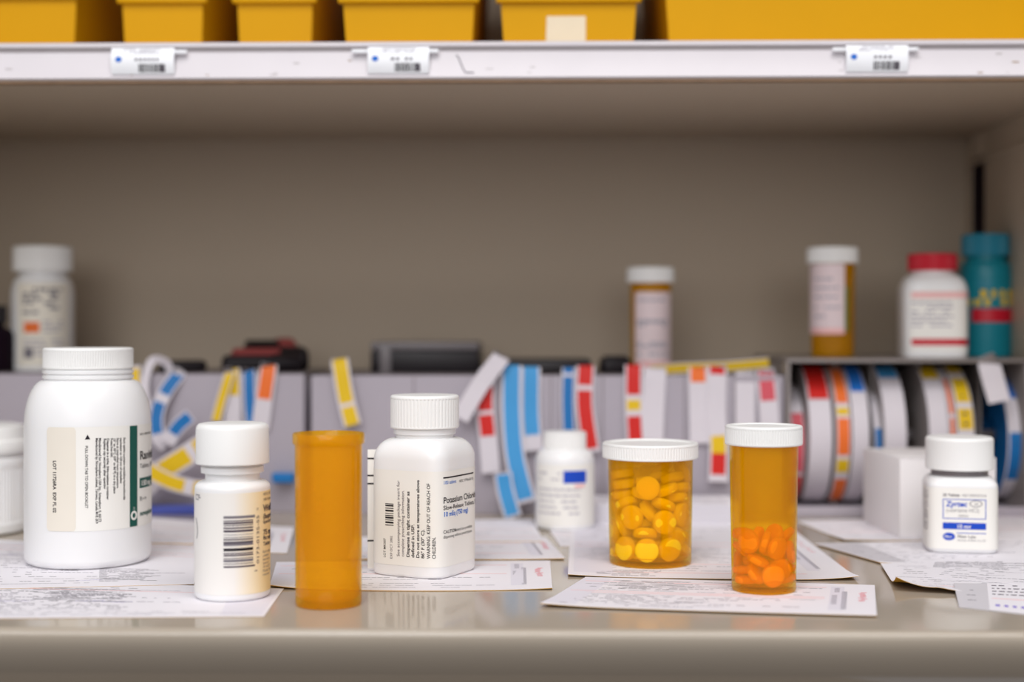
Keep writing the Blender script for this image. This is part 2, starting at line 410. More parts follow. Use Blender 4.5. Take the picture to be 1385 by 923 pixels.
# yellow bins on the upper shelf
def storage_bin(px0, px1, d, hfront, label, sticker=False):
    x0, y0 = CP(px0, d); x1, _ = CP(px1, d); w = x1 - x0; zb = ZL
    t = thing('storage_bin', label, 'bin', ((x0 + x1) / 2, y0, zb), 0, 'yellow bins on the upper shelf')
    D = min(150, YB - y0 - 14); H = max(76, hfront + 28); tp = .055
    def ring(z, inset, yf):
        k = 1 + tp * z / 30 * min(1, 80 / w); a = w / 2 * k - inset
        return [(-a, yf, z), (a, yf, z), (a, D - inset, z), (-a, D - inset, z)]
    mb = MB(); ft = -3.0
    zs = hfront
    vs = []
    vs += ring(0, 0, 0)                       # 0-3 outer foot
    o1 = ring(zs, 0, ft * .6); vs += o1       # 4-7 outer at front lip height
    o2 = ring(H, 0, 38); vs += o2             # 8-11 outer top, sides cut back
    vs += ring(2, 1.8, 1.8); vs += ring(zs, 1.8, ft * .6 + 1.8); vs += ring(H, 1.8, 38)
    fs = [(3, 2, 1, 0), (0, 1, 5, 4), (1, 2, 6, 5), (2, 3, 7, 6), (3, 0, 4, 7), (5, 6, 10, 9), (6, 7, 11, 10), (7, 4, 8, 11),
          (12, 13, 14, 15), (12, 16, 17, 13), (13, 17, 18, 14), (14, 18, 19, 15), (15, 19, 16, 12), (17, 21, 22, 18), (18, 22, 23, 19), (19, 23, 20, 16),
          (4, 5, 17, 16), (9, 10, 22, 21), (10, 11, 23, 22), (11, 8, 20, 23), (5, 9, 21, 17), (8, 4, 16, 20)]
    mb.add(vs, fs, M['bin']); mb.build('bin_body', t, angle=20)
    a = -o1[0][0]
    mb = MB(); mb.add(*bbox(-a - 2.6, a + 2.6, ft * .6 - 2.6, ft * .6 + 2, zs - 1, zs + 2.4, .7), M['bin']); mb.build('rim', t)
    if sticker:
        u0, _ = CP(738, d); u1, _ = CP(792, d); cx = (x0 + x1) / 2; za, zc = 1.0, zat(23, d) - zb
        mb = MB(); yy = lambda z: ft * .6 * z / zs - .25
        vs = [(u0 - cx, yy(za), za), (u1 - cx, yy(za), za), (u1 - cx, yy(zc), zc), (u0 - cx + .6, yy(zc), zc)]
        mb.add(vs + [(x, y + .2, z) for x, y, z in vs], [(0, 1, 2, 3), (7, 6, 5, 4), (0, 4, 5, 1), (1, 5, 6, 2), (2, 6, 7, 3), (3, 7, 4, 0)], M['sticker'])
        s = mb.build('sticker', t); s['label'] = 'blank cream sticker'
storage_bin(-70, 100, 812, 39, 'yellow bin at the left end of the upper shelf')
storage_bin(170, 273, 796, 33.0, 'narrow yellow bin above the leftmost shelf tag')
storage_bin(325, 421, 796, 33.0, 'narrow yellow bin standing left of the middle shelf tag')
storage_bin(469, 638, 768, 26.8, 'yellow bin with a bright rim above the middle shelf tag')
storage_bin(682, 856, 768, 27.0, 'yellow bin with a cream sticker on its front', True)
storage_bin(906, 1435, 776, 41, 'very wide yellow bin at the right end of the upper shelf')

# ------------------------------------------------------------------ label dispensers at the back of the counter
def lbox(x0, x1, y0, y1, z0, z1, m, name, parent, bev=.6):
    b = MB(); b.add(*bbox(x0, x1, y0, y1, z0, z1, bev), m); return b.build(name, parent)
def dispenser(px0, px1, d, py_top, label, seams, zt=None):
    x0, y0 = CP(px0, d); x1, _ = CP(px1, d); zt = zt or zat(py_top, d); D = YB - y0 - 22
    cx = (x0 + x1) / 2; w = x1 - x0
    t = thing('label_dispenser', label, 'label dispenser', (cx, y0, 0))
    lbox(-w / 2, w / 2, 2.2, D, 0, 2.5, M['box'], 'base', t)
    b = MB(); b.add(*bbox(-w / 2, w / 2, 0, 2.2, 0, zt, .6), M['box'])
    for s in seams:
        sx = CP(s, d)[0] - cx; b.add(*bbox(sx - .35, sx + .35, -.12, .2, 1, zt - .6), M['boxdark'])
    b.build('front_panel', t)
    lbox(-w / 2, -w / 2 + 2, 2.2, D, 2.5, zt - 2, M['box'], 'side_panel', t)
    lbox(w / 2 - 2, w / 2, 2.2, D, 2.5, zt - 2, M['box'], 'side_panel', t)
    lbox(-w / 2 + 2, w / 2 - 2, D - 2, D, 2.5, zt - 2, M['box'], 'rear_panel', t)
    lbox(-w / 2, w / 2, 6.5, D, zt - 2, zt, M['boxdark'], 'top_panel', t)
    return t, x0, x1, y0, zt
dl = dispenser(-110, 413, 862, 506, 'long grey board label dispenser at the left behind the biggest white bottle', (70, 150))
dm = dispenser(421, 1058, 852, 508, 'long grey board label dispenser in the middle with coloured strips hanging on its front', (560, 745, 815, 925, 992))
_b = MB(); _x0 = CP(150, 850)[0]; _x1 = CP(300, 850)[0]
_b.add(*bbox(_x0, _x1, 0, 9, 0, 5.2, .8), M['bluetray']); tag(_b.build('tray', loc=(0, 842, 0)), 'narrow blue plastic tray at the foot of the left label dispenser', 'tray')
_b = MB(); _c = P3(382, 647, 848)
_b.add(*bbox(-6.5, 6.5, -2, 2, -3, 3, .8), M['s_deepblue']); _b.add(*bbox(-6, 6, 1.5, 10, -2, 2, .5), M['s_deepblue'])
tag(_b.build('binder_clip', loc=(_c[0], _c[1] + 2, _c[2])), 'small dark blue clip on the grey dispenser front left of the empty amber vial', 'clip')

# smoked dispenser of label rolls at the right
DR = 842.0
rx0, ry0 = CP(1064, DR); rx1 = WX - 3; rz = 93.0
t = thing('roll_dispenser', 'smoky grey open fronted dispenser holding a row of label rolls at the right', 'label dispenser', ((rx0 + rx1) / 2, ry0, 0)); rw = rx1 - rx0; RD = YB - ry0 - 8
lbox(-rw / 2, rw / 2, -6, RD, 0, 2.4, M['box'], 'base', t)
lbox(-rw / 2, rw / 2, -7.5, -5, 0, 6.5, M['box'], 'front_lip', t)
lbox(-rw / 2, rw / 2, 0, RD, rz - 2.2, rz, M['smoke'], 'top_panel', t)
lbox(-rw / 2, rw / 2, RD - 4, RD, 2.4, rz - 2.2, M['smoke'], 'rear_panel', t)
lbox(-rw / 2, -rw / 2 + 2.2, 0, RD - 4, 2.4, rz - 2.2, M['smoke'], 'side_panel', t)
lbox(rw / 2 - 2.2, rw / 2, 0, RD - 4, 2.4, rz - 2.2, M['smoke'], 'side_panel', t)
for p in (1128.5, 1179, 1243, 1324, 1364):
    xd = CP(p, DR + 30)[0] - (rx0 + rx1) / 2
    lbox(xd - .8, xd + .8, 30, RD - 4, 2.4, rz - 2.2, M['smoke'], 'divider', t, .3)
lbox(-rw / 2 + 2.2, rw / 2 - 2.2, 43, 49, 42, 48, M['greyband'], 'spindle', t, 1.5)

def label_roll(px0, px1, segs, label, R=42.5, yoff=46, zc=46.0, side='rollside'):
    """roll of self-adhesive labels, axis along X; segs are (row0, row1, material) down its front"""
    d = DR + yoff - R
    x0 = CP(px0, d)[0]; x1 = CP(px1, d)[0]; w = x1 - x0; cy = ry0 + yoff
    mb = MB(); N = 96; ri = 13.0
    def ang(py):
        z = CH + (HY - py) / F * d - zc
        return math.asin(min(1, max(-1, z / R)))
    vs, fs = [], []
    for i in range(N):
        a = 2 * PI * i / N
        for xx, r in ((-w / 2, ri), (-w / 2, R - .3), (-w / 2 + .3, R), (w / 2 - .3, R), (w / 2, R - .3), (w / 2, ri)):
            vs.append((xx, -r * math.cos(a), r * math.sin(a)))
    for i in range(N):
        j = (i + 1) % N
        for k in range(6):
            l = (k + 1) % 6
            fs.append((i * 6 + k, j * 6 + k, j * 6 + l, i * 6 + l))
    outer = [f for n, f in enumerate(fs) if n % 6 in (1, 2, 3)]; rest = [f for n, f in enumerate(fs) if n % 6 not in (1, 2, 3)]
    mb.add(vs, outer, M['backing']); mb.add(vs, rest, M[side])
    for r0, r1, mm in segs:
        a1, a0 = ang(r0), ang(r1); n = max(2, int((a1 - a0) / .05)); e = R + .25; ww = w / 2 - .9
        pv = []
        for i in range(n + 1):
            a = a0 + (a1 - a0) * i / n
            pv += [(-ww, -e * math.cos(a), e * math.sin(a)), (ww, -e * math.cos(a), e * math.sin(a))]
        mb.add(pv, [(2 * i, 2 * i + 1, 2 * i + 3, 2 * i + 2) for i in range(n)], M[mm])
        if len(segs) < 5:
            am = (a0 + a1) / 2; da = (a1 - a0) * .3; e2 = e + .12
            mb.add([(-ww * .3, -e2 * math.cos(am - da), e2 * math.sin(am - da)), (ww * .3, -e2 * math.cos(am - da), e2 * math.sin(am - da)), (ww * .3, -e2 * math.cos(am + da), e2 * math.sin(am + da)), (-ww * .3, -e2 * math.cos(am + da), e2 * math.sin(am + da))], [(0, 1, 2, 3)], M['bottleprint'])
    return tag(mb.build('label_roll', loc=((x0 + x1) / 2, cy, zc)), label, 'label roll', 'label rolls in the smoky dispenser')
label_roll(1070, 1089, [(560, 640, 's_pink'), (645, 690, 's_red')], 'red and pink label roll at the left end of the smoky dispenser', R=36, yoff=48, zc=40, side='s_pink')
label_roll(1095, 1126, [(490, 541, 's_red')], 'white label roll with one red label at its top in the smoky dispenser')
label_roll(1131, 1151, [(490, 546, 's_orange'), (552, 562, 's_yellow'), (566, 616, 's_orange'), (622, 640, 's_yellow'), (650, 684, 's_orange')], 'label roll with alternating orange and yellow labels')
label_roll(1153, 1176, [(490, 531, 's_brightblue')], 'white label roll with a bright blue label on top')
label_roll(1196, 1226, [(490, 513, 's_blue')], 'white label roll with a pale blue label on top, behind the white carton')
label_roll(1256, 1282, [(490, 514, 's_yellow')], 'white label roll with one short yellow label on top')
label_roll(1283, 1292, [(515, 560, 's_orange'), (566, 600, 's_orange')], 'thin label roll showing faint orange between two yellow topped rolls', R=41)
label_roll(1294, 1317, [(490, 507, 's_yellow'), (514, 545, 's_yellow'), (553, 581, 's_yellow')], 'white label roll with three yellow labels down its front')
label_roll(1362, 1382, [(495, 540, 's_brightblue'), (585, 650, 's_deepblue')], 'blue label roll at the right end of the smoky dispenser', R=38, zc=44, side='s_deepblue')
label_roll(1182, 1194, [(580, 640, 's_deepblue')], 'narrow dark blue label roll half hidden behind the white carton', R=35, zc=40, side='greyband')

# hanging label strips
def catmull(pts, n=8):
    out = []
    q = [pts[0]] + pts + [pts[-1]]
    for i in range(1, len(q) - 2):
        for k in range(n):
            t = k / n
            out.append(tuple(.5 * (2 * q[i][c] + (q[i + 1][c] - q[i - 1][c]) * t + (2 * q[i - 1][c] - 5 * q[i][c] + 4 * q[i + 1][c] - q[i + 2][c]) * t * t + (3 * q[i][c] - q[i - 1][c] - 3 * q[i + 1][c] + q[i + 2][c]) * t ** 3) for c in range(3)))
    out.append(tuple(pts[-1])); return out
def strip(pts, wpx, segs, label, group='coloured label strips hanging from the dispensers', margin=.12, hook=True, name='label_strip'):
    """paper ribbon through (px, py, d) points; segs (t0, t1, material) along it"""
    if hook:
        a = pts[0]; pts = [(a[0], a[1] + 1, a[2] + 12), (a[0], a[1] - 1.6, a[2] + 5)] + list(pts)
    c = [Vector(P3(*p)) for p in catmull(list(pts))]
    d0 = pts[-1][2]; w = wpx / F * d0
    L = [0.0]
    for a, b in zip(c, c[1:]): L.append(L[-1] + (b - a).length)
    side, nor = [], []
    for i in range(len(c)):
        tg = (c[min(i + 1, len(c) - 1)] - c[max(i - 1, 0)]).normalized()
        t2 = Vector((tg.x, 0, tg.z))
        s = Vector((-t2.z, 0, t2.x)) if t2.length > .35 else (side[-1] if side else Vector((1, 0, 0)))
        s.normalize()
        if side and s.dot(side[-1]) < 0: s = -s
        if not side and s.x < 0: s = -s
        n = s.cross(tg).normalized()
        if n.y > 0: n = -n
        side.append(s); nor.append(n)
    base = c[0]; mb = MB()
    def ribbon(i0, i1, hw, e0, e1, m):
        vs, fs = [], []
        for i in range(i0, i1 + 1):
            for s, e in ((-1, e0), (1, e0), (1, e1), (-1, e1)): vs.append(tuple(c[i] - base + side[i] * hw * s + nor[i] * e))
        n = i1 - i0
        for i in range(n):
            for k in range(4): fs.append((4 * i + k, 4 * i + (k + 1) % 4, 4 * i + 4 + (k + 1) % 4, 4 * i + 4 + k))
        fs += [(3, 2, 1, 0), (4 * n, 4 * n + 1, 4 * n + 2, 4 * n + 3)]
        mb.add(vs, fs, m)
    ribbon(0, len(c) - 1, w / 2, 0, .25, M['backing'])
    for t0, t1, m in segs:
        i0 = min(range(len(L)), key=lambda i: abs(L[i] - t0 * L[-1])); i1 = min(range(len(L)), key=lambda i: abs(L[i] - t1 * L[-1]))
        if i1 > i0: ribbon(i0, i1, w / 2 * (1 - 2 * margin), .2, .45, M[m])
    return tag(mb.build(name, loc=tuple(base)), label, 'label strip', group)
D1, D2 = 858, 848
Y, B, DB, R_, O = 's_yellow', 's_blue', 's_deepblue', 's_red', 's_orange'
# left dispenser
strip([(314, 505, D1), (315, 545, D1 - 1), (314, 575, D1 - 1)], 22, [(.1, .62, Y)], 'straight yellow topped label strip hanging behind the small white bottle cap')
strip([(310, 507, D1 - 3), (300, 540, D1 - 4), (292, 570, D1 - 5)], 14, [(.3, 1, Y)], 'slanting narrow yellow label strip left of the straight yellow one')
strip([(337, 506, D1), (338, 545, D1 - 2), (343, 590, D1 - 3)], 18, [(.2, .98, DB)], 'blue label strip between the yellow and the orange strip')
strip([(363, 500, D1 - 2), (357, 540, D1 - 3), (352, 580, D1 - 3)], 24, [(.18, .62, O)], 'orange label strip above the small white bottle cap')
strip([(240, 508, D1), (224, 530, D1 - 4), (212, 560, D1 - 6), (214, 590, D1 - 8), (226, 604, D1 - 8)], 20, [(.2, .45, DB), (.52, .85, DB)], 'curling blue label strip right of the big bottle shoulder')
strip([(226, 600, D1 - 12), (240, 578, D1 - 12), (258, 562, D1 - 12)], 20, [(.3, .95, DB)], 'short blue label strip curling up above the yellow curls', hook=False)
strip([(200, 560, D1 - 8), (196, 520, D1 - 4), (206, 488, D1), (226, 492, D1 + 6), (232, 512, D1 + 8)], 11, [], 'white loop of empty strip above the curling blue strip', hook=False)
strip([(183, 560, D1 - 6), (183, 520, D1 - 4), (184, 495, D1)], 14, [(.05, .95, Y)], 'yellow label strip end beside the big bottle neck', hook=False)
strip([(186, 668, D1 - 18), (216, 640, D1 - 18), (250, 618, D1 - 18), (285, 596, D1 - 18)], 30, [(.32, .72, Y), (.8, 1, Y)], 'broad white strip with yellow labels slanting up behind the small white bottle', hook=False)
strip([(172, 596, D1 - 26), (192, 628, D1 - 26), (226, 650, D1 - 26), (262, 660, D1 - 26), (290, 662, D1 - 26)], 22, [(.1, .72, Y), (.8, 1, Y)], 'yellow label strip curving down right above the blue tray', hook=False)
# middle dispenser
strip([(460, 492, D2 - 1), (468, 540, D2 - 3), (477, 575, D2 - 4)], 24, [(.12, .72, Y), (.8, .99, Y)], 'yellow label strip hanging above the empty amber vial')
strip([(676, 486, D2 - 6), (650, 520, D2 - 8), (622, 566, D2 - 10)], 24, [(.06, .16, B)], 'white strip slanting down left above the sideways lettered bottle')
strip([(660, 506, D2), (656, 545, D2 - 2), (660, 590, D2 - 3), (664, 640, D2 - 4)], 25, [(.28, .48, R_), (.51, .7, R_)], 'strip of two bright red labels right of the sideways lettered bottle')
strip([(692, 500, D2), (692, 560, D2 - 3), (697, 620, D2 - 6), (712, 680, D2 - 10)], 28, [(.1, .26, B), (.28, .66, B), (.69, .98, B)], 'broad long blue label strip hanging in the middle')
strip([(718, 502, D2 + 1), (718, 560, D2 - 1), (722, 610, D2 - 3)], 26, [(.12, .33, B), (.38, .86, B)], 'blue label strip just right of the broad long blue one')
strip([(680, 640, D2 - 12), (684, 665, D2 - 12), (694, 700, D2 - 14)], 24, [(.05, .95, B)], 'short loose blue label strip below the broad long blue one', hook=False)
strip([(769, 502, D2), (768, 545, D2 - 2), (770, 600, D2 - 3)], 18, [(.1, .27, DB), (.31, .95, DB)], 'narrow deep blue label strip left of a red strip')
strip([(792, 500, D2), (791, 550, D2 - 3), (800, 612, D2 - 5)], 25, [(.12, .38, R_), (.42, .97, R_)], 'long red label strip behind the blurred white bottle cap')
strip([(857, 499, D2), (857, 548, D2 - 2), (860, 605, D2 - 3)], 24, [(.15, .47, R_), (.55, .66, Y), (.67, .97, R_)], 'red label strip with one yellow label under the labelled amber vial')
strip([(886, 503, D2), (884, 545, D2 - 2), (882, 595, D2 - 3)], 30, [], 'blank white strip between the red and the orange strip')
strip([(944, 503, D2), (945, 550, D2 - 2), (946, 600, D2 - 3)], 26, [(.13, .34, O)], 'white strip with a single orange label at its top')
strip([(970, 502, D2 - 1), (969, 560, D2 - 3), (972, 600, D2 - 4), (971, 652, D2 - 5)], 26, [(.1, .2, R_), (.66, .78, Y), (.79, .94, R_)], 'long white strip ending in a yellow and a red label')
strip([(1008, 510, D2), (1008, 550, D2 - 2), (1008, 600, D2 - 3)], 26, [], 'blank white strip left of the pink red strip')
strip([(1036, 508, D2), (1040, 555, D2 - 3), (1042, 600, D2 - 3)], 26, [(.1, .54, 's_pink')], 'pink red label strip at the right end of the middle dispenser')
# loose white tag in the smoky dispenser
strip([(1338, 494, DR - 2), (1345, 520, DR - 5), (1352, 544, DR - 8)], 30, [], 'blank white strip end hanging in the smoky dispenser at the right')

# ------------------------------------------------------------------ things on top of the dispensers
def bottle_prof(Rb, z_sh, Rn, z_neck, z_cap, zb=1.6, k=0.0, foot=1.6, nrings=()):
    """flat bottom, straight wall, elliptical shoulder, neck"""
    p = [(0, zb, 0), (Rb - 5, zb, k), (Rb - 3.6, .1, k), (Rb - foot, 0, k)]
    p += [(Rb - foot + foot * math.sin(a * PI / 8), foot - foot * math.cos(a * PI / 8), k) for a in range(1, 5)]
    n = 12
    for i in range(n + 1):
        a = PI / 2 * i / n
        p.append((Rn + (Rb - Rn) * math.cos(a), z_sh + (z_neck - z_sh) * math.sin(a), k * math.cos(a) ** .7 if a < PI / 2 - .01 else 0))
    for r, za, zc in nrings: p += [(Rn, za - .25, 0), (r, za, 0), (r, zc, 0), (Rn, zc + .25, 0)]
    p += [(Rn, z_cap, 0), (0, z_cap, 0)]
    return p
def label_sheet(mb, sec, u0, u1, v0, v1, m, e=.12, rc=1.2):
    """stuck-on label with rounded corners"""
    n = max(8, int((u1 - u0) / .7)); vs = []
    for i in range(n + 1):
        u = u0 + (u1 - u0) * i / n; g = min(u - u0, u1 - u)
        dz = rc - math.sqrt(max(0, rc * rc - (rc - g) ** 2)) if g < rc else 0
        vs += [sec(u, v0 + dz, e), sec(u, v1 - dz, e)]
    mb.add(vs, [(2 * i, 2 * i + 2, 2 * i + 3, 2 * i + 1) for i in range(n)], m)

def place(px, d, z=0.0):
    x, y = CP(px, d); return (x, y, z), face_cam(x, y)
ZT = 93.0
# white bottle at the far left
loc, rz = place(58, 915, dl[4]); s = F / 915
t = thing('supplement_bottle', 'tall blurred white bottle with an orange mark standing on the left dispenser', 'bottle', loc, rz)
Rb = 41 / s; 
zz = lambda py: CH + (HY - py) / F * 915 - dl[4]
mb = MB(); mb.add(*lathe(bottle_prof(Rb, zz(402), 14.4, zz(374), zz(366)), 64), M['white']); mb.build('bottle_body', t)
mb = MB(); mb.add(*ribbed(18.4, zz(368), zz(334), 60, .4, inner=14), M['whitecap']); mb.build('cap', t)
sec = Sect(lambda a: Rb); mb = MB(); label_sheet(mb, sec, -17.5, 17.5, zz(495), zz(384), M['cream'])
rr = random.Random(2)
for py in (395, 401, 407, 413, 419, 425): dashes(mb, sec, -13, 12, zz(py), 2.0, M['greyink'], rr, fill=.75, lo=2, hi=6)
patch(mb, sec, -12, -2, zz(450), zz(436), M['s_orange'], .15)
for py in (437, 443, 449): dashes(mb, sec, 0, 13, zz(py), 1.2, M['paleink'], rr, lo=2, hi=5)
for py in (462, 468, 474, 480): dashes(mb, sec, -12, 13, zz(py), 1.4, M['paleink'], rr, lo=2, hi=5)
patch(mb, sec, -12, -6, zz(484), zz(470), M['greyink'], .17)
mb.build('bottle_label', t)

def plain_box(px0, px1, py0, py1, d, depth, z, m, name, label, cat, lid=None):
    x0, y0 = CP(px0, d); x1, _ = CP(px1, d); h = zat(py0, d) - z
    t = thing(name, label, cat, ((x0 + x1) / 2, y0, z)); w = x1 - x0
    b = MB(); b.add(*bbox(-w / 2, w / 2, 0, depth, 0, h * (.72 if lid else 1), 1.5), m); b.build('case', t)
    if lid:
        b = MB(); b.add(*bbox(-w / 2, w / 2, 0, depth, h * .72, h, 1.5), lid); b.build('lid', t)
    return t, w, h
t, w, h = plain_box(501, 648, 463, 505, 895, 55, dm[4], M['dark'], 'stapler_case', 'black box with a grey lid lying on the middle dispenser', 'box', M['greyband'])
b = MB(); b.add(*bbox(-w / 2 + 6, -w / 2 + 13, -.8, 2, 0, h * .9, .4), M['greyband']); b.build('band', t)
# small dark bottle at the left edge, dark things lying on the dispensers
loc, rz = place(-14, 900, dl[4]); t = thing('dark_bottle', 'dark purple bottle cut off by the left edge of the photo', 'bottle', loc, rz)
mb = MB(); mb.add(*lathe(bottle_prof(15, 22, 9, 28, 33), 48), M['darkgap']); mb.build('bottle_body', t)
mb = MB(); mb.add(*ribbed(10.5, 31, 42, 40, .3, inner=8), M['dark']); mb.build('cap', t)
def pen(px0, px1, py0, py1, d, z, r, m, m2, label):
    x0, y0 = CP(px0, d); x1, y1 = CP(px1, d + 14); L = math.dist((x0, y0), (x1, y1)); a = math.atan2(y1 - y0, x1 - x0)
    t = thing('marker_pen', label, 'pen', (x0, y0, z + r), a)
    b = MB(); b.add(*xf(lathe([(0, 0), (r * .5, 0), (r, 2), (r, L * .62), (r * .9, L * .63), (0, L * .63)], 24), ry=PI / 2), m); b.build('barrel', t)
    b = MB(); b.add(*xf(lathe([(0, L * .631), (r * 1.12, L * .631), (r * 1.12, L - 3), (r * .8, L), (0, L)], 24), ry=PI / 2), m2); b.build('pen_cap', t)
pen(300, 408, 490, 500, 882, dl[4], 5.5, M['dark'], M['dark'], 'black marker pen lying at the front of the pile on the left dispenser')
pen(312, 416, 480, 490, 900, dl[4], 7.5, M['marker'], M['dark'], 'dull red marker pen with a black cap behind the black one')
pen(330, 400, 470, 480, 922, dl[4], 10.0, M['dark'], M['marker'], 'thick black marker pen with a red cap at the back of the pile')
loc, rz = place(250, 895, dl[4])
mb = MB(); mb.add(*bbox(-13, 13, -8, 8, 0, 7.5, 3, 3), M['dark']); mb.add(*bbox(-16, -10, -5, 5, 0, 5, 1.5), M['dark'])
tag(mb.build('staple_remover', loc=loc, rot=.4), 'small black lump lying on the left dispenser above the curling blue strip', 'staple remover')
t, w, h = plain_box(680, 800, 487, 505, 880, 55, dm[4], M['dark'], 'tool_case', 'low flat black case lying on the middle dispenser behind the blue strips', 'case')
b = MB(); b.add(*bbox(-w * .25, w * .25, -1.2, .6, 1.2, h - 3, .4), M['dark']); b.build('latch', t)
loc, rz = place(832, 890, dm[4])
mb = MB(); mb.add(*bbox(-9, 9, -7, 7, 0, 9.5, 2, 3), M['dark']); mb.add(*bbox(-7, 7, -5, 5, 9.3, 11, .6), M['dark'])
tag(mb.build('ink_pad', loc=loc, rot=.2), 'small black block left of the labelled amber vial', 'ink pad')
strip([(880, 501, 872), (930, 498, 872), (985, 496, 870), (1040, 491, 866)], 15, [(0, 1, Y)], 'long yellow strip lying along the top of the middle dispenser', hook=False)

def vial(px, d, z, Rb, h, Rc, zc0, zc1, label, m='amber', cap=True, taper=.5, recess=.0, nm='pill_vial', ribs=70):
    loc, rz = place(px, d, z); t = thing(nm, label, 'pill vial', loc, rz)
    wl = .75; r0 = Rb - taper
    top = (zc0 + 3.5) if cap else h
    p = [(0, 1.6), (r0 - 4, 1.6), (r0 - 2.6, .2), (r0 - 1.2, 0), (r0 - .3, .35), (r0, 1.1)]
    n = 10; p += [(r0 + (Rb - r0) * i / n, 1.1 + (top - 6 - 1.1) * i / n) for i in range(1, n + 1)]
    if cap: p += [(Rb, top), (Rb - wl, top)]
    else:
        p += [(Rb, top - 4.6), (Rb + .75, top - 4.3), (Rb + .95, top - 3.9), (Rb + .95, top - .5), (Rb + .7, top), (Rb - wl + .2, top), (Rb - wl, top - .4)]
    p += [(Rb - wl, top - 6), (r0 - wl, 4.2), (r0 - wl - .9, 2.9), (0, 2.8)]
    b = MB(); b.add(*lathe(p, 96), M[m]); b.build('vial_body', t)
    if cap:
        b = MB(); b.add(*ribbed(Rc, zc0, zc1, ribs, .3, bev=.9, recess=recess, inner=Rb + .3), M['whitecap'])
        b.build('cap', t)
    return t, Rb, rz
# labelled vials on the dispensers
t, Rb, _ = vial(880, 900, dm[4], 12.9, 66, 14.9, zat(383, 900) - dm[4], zat(362, 900) - dm[4], 'amber vial with white cap and white wrapped label standing on the middle dispenser')
zz = lambda py: zat(py, 900) - dm[4]
sec = Sect(lambda a: Rb + .05); mb = MB(); label_sheet(mb, sec, -10.8, 17, max(.8, zz(500)), zz(396), M['pinklabel'], .15, .5)
for py in (408, 436, 438, 442, 466, 470, 480): dashes(mb, sec, -9, 12, max(2, zz(py)), 1.6, M['paleink'], rr, lo=2, hi=5, e=.2)
patch(mb, sec, -10, 16, max(1, zz(499)), max(3, zz(488)), M['pinkink'], .19)
mb.build('vial_label', t)
zz = lambda py: zat(py, 880) - ZT
t, Rb, _ = vial(1126, 880, ZT, 13.5, 66, 15.6, zz(357), zz(335), 'amber vial with white cap and label standing on the smoky dispenser')
sec = Sect(lambda a: Rb + .05); mb = MB(); label_sheet(mb, sec, -22, 7.5, zz(452), zz(358), M['pinklabel'], .15, .5)
for py in (380, 392, 404, 418, 430): dashes(mb, sec, -12, 5, zz(py), 1.5, M['paleink'], rr, lo=2, hi=5, e=.2)
patch(mb, sec, -16, 7.3, zz(452), zz(444), M['pinkink'], .19)
patch(mb, sec, 7.5, 11, zz(448), zz(388), M['olive'], .17); mb.build('vial_label', t)
# white bottle with the red cap
zz = lambda py: zat(py, 872) - ZT
loc, rz = place(1261, 872, ZT); t = thing('tablet_bottle', 'white bottle with a red cap and red striped label on the smoky dispenser', 'bottle', loc, rz)
fn = sq_fn(4.5, .15); Rb = 19.4
mb = MB(); mb.add(*lathe(bottle_prof(Rb, zz(396), 12.8, zz(372), zz(364), k=1.0), 72, fn), M['white']); mb.build('bottle_body', t)
mb = MB(); mb.add(*ribbed(14.7, zz(367), zz(344), 60, .3, inner=12), M['red']); mb.build('cap', t)
sec = Sect(lambda a: fn(a, Rb, 1)); mb = MB(); label_sheet(mb, sec, sec.ux(-13), sec.ux(20), zz(474), zz(394), M['label'])
patch(mb, sec, sec.ux(-12), sec.ux(20), zz(467), zz(458), M['red'], .16)
patch(mb, sec, sec.ux(-12), sec.ux(19), zz(404), zz(396), M['pinkink'], .16)
for py in (412, 418, 424, 430, 436, 442): dashes(mb, sec, sec.ux(-12), sec.ux(12), zz(py), 1.3, M['paleink'], rr, lo=2, hi=4)
mb.build('bottle_label', t)
# teal bottle
zz = lambda py: zat(py, 893) - ZT
loc, rz = place(1333, 890, ZT); t = thing('vitamin_bottle', 'teal bottle with a red band and yellow print on the smoky dispenser', 'bottle', loc, rz)
Rb = 16.3
mb = MB(); mb.add(*lathe(bottle_prof(Rb, zz(378), 12.5, zz(354), zz(345)), 72), M['teal']); mb.build('bottle_body', t)
mb = MB(); mb.add(*ribbed(14.6, zz(347), zz(318), 60, .35, inner=12), M['tealcap']); mb.build('cap', t)
sec = Sect(lambda a: Rb); mb = MB()
patch(mb, sec, sec.ux(-8), sec.ux(15.5), zz(436), zz(418), M['red'], .15)
dashes(mb, sec, sec.ux(-3), sec.ux(15), zz(404), 5, M['s_yellow'], rr, lo=2, hi=4, fill=.9)
dashes(mb, sec, sec.ux(-10), sec.ux(15), zz(414), 4, M['s_yellow'], rr, lo=2, hi=4, fill=.9)
dashes(mb, sec, sec.ux(-8), sec.ux(6), zz(388), 2.5, M['tealcap'], rr, lo=2, hi=4)
mb.build('bottle_label', t)

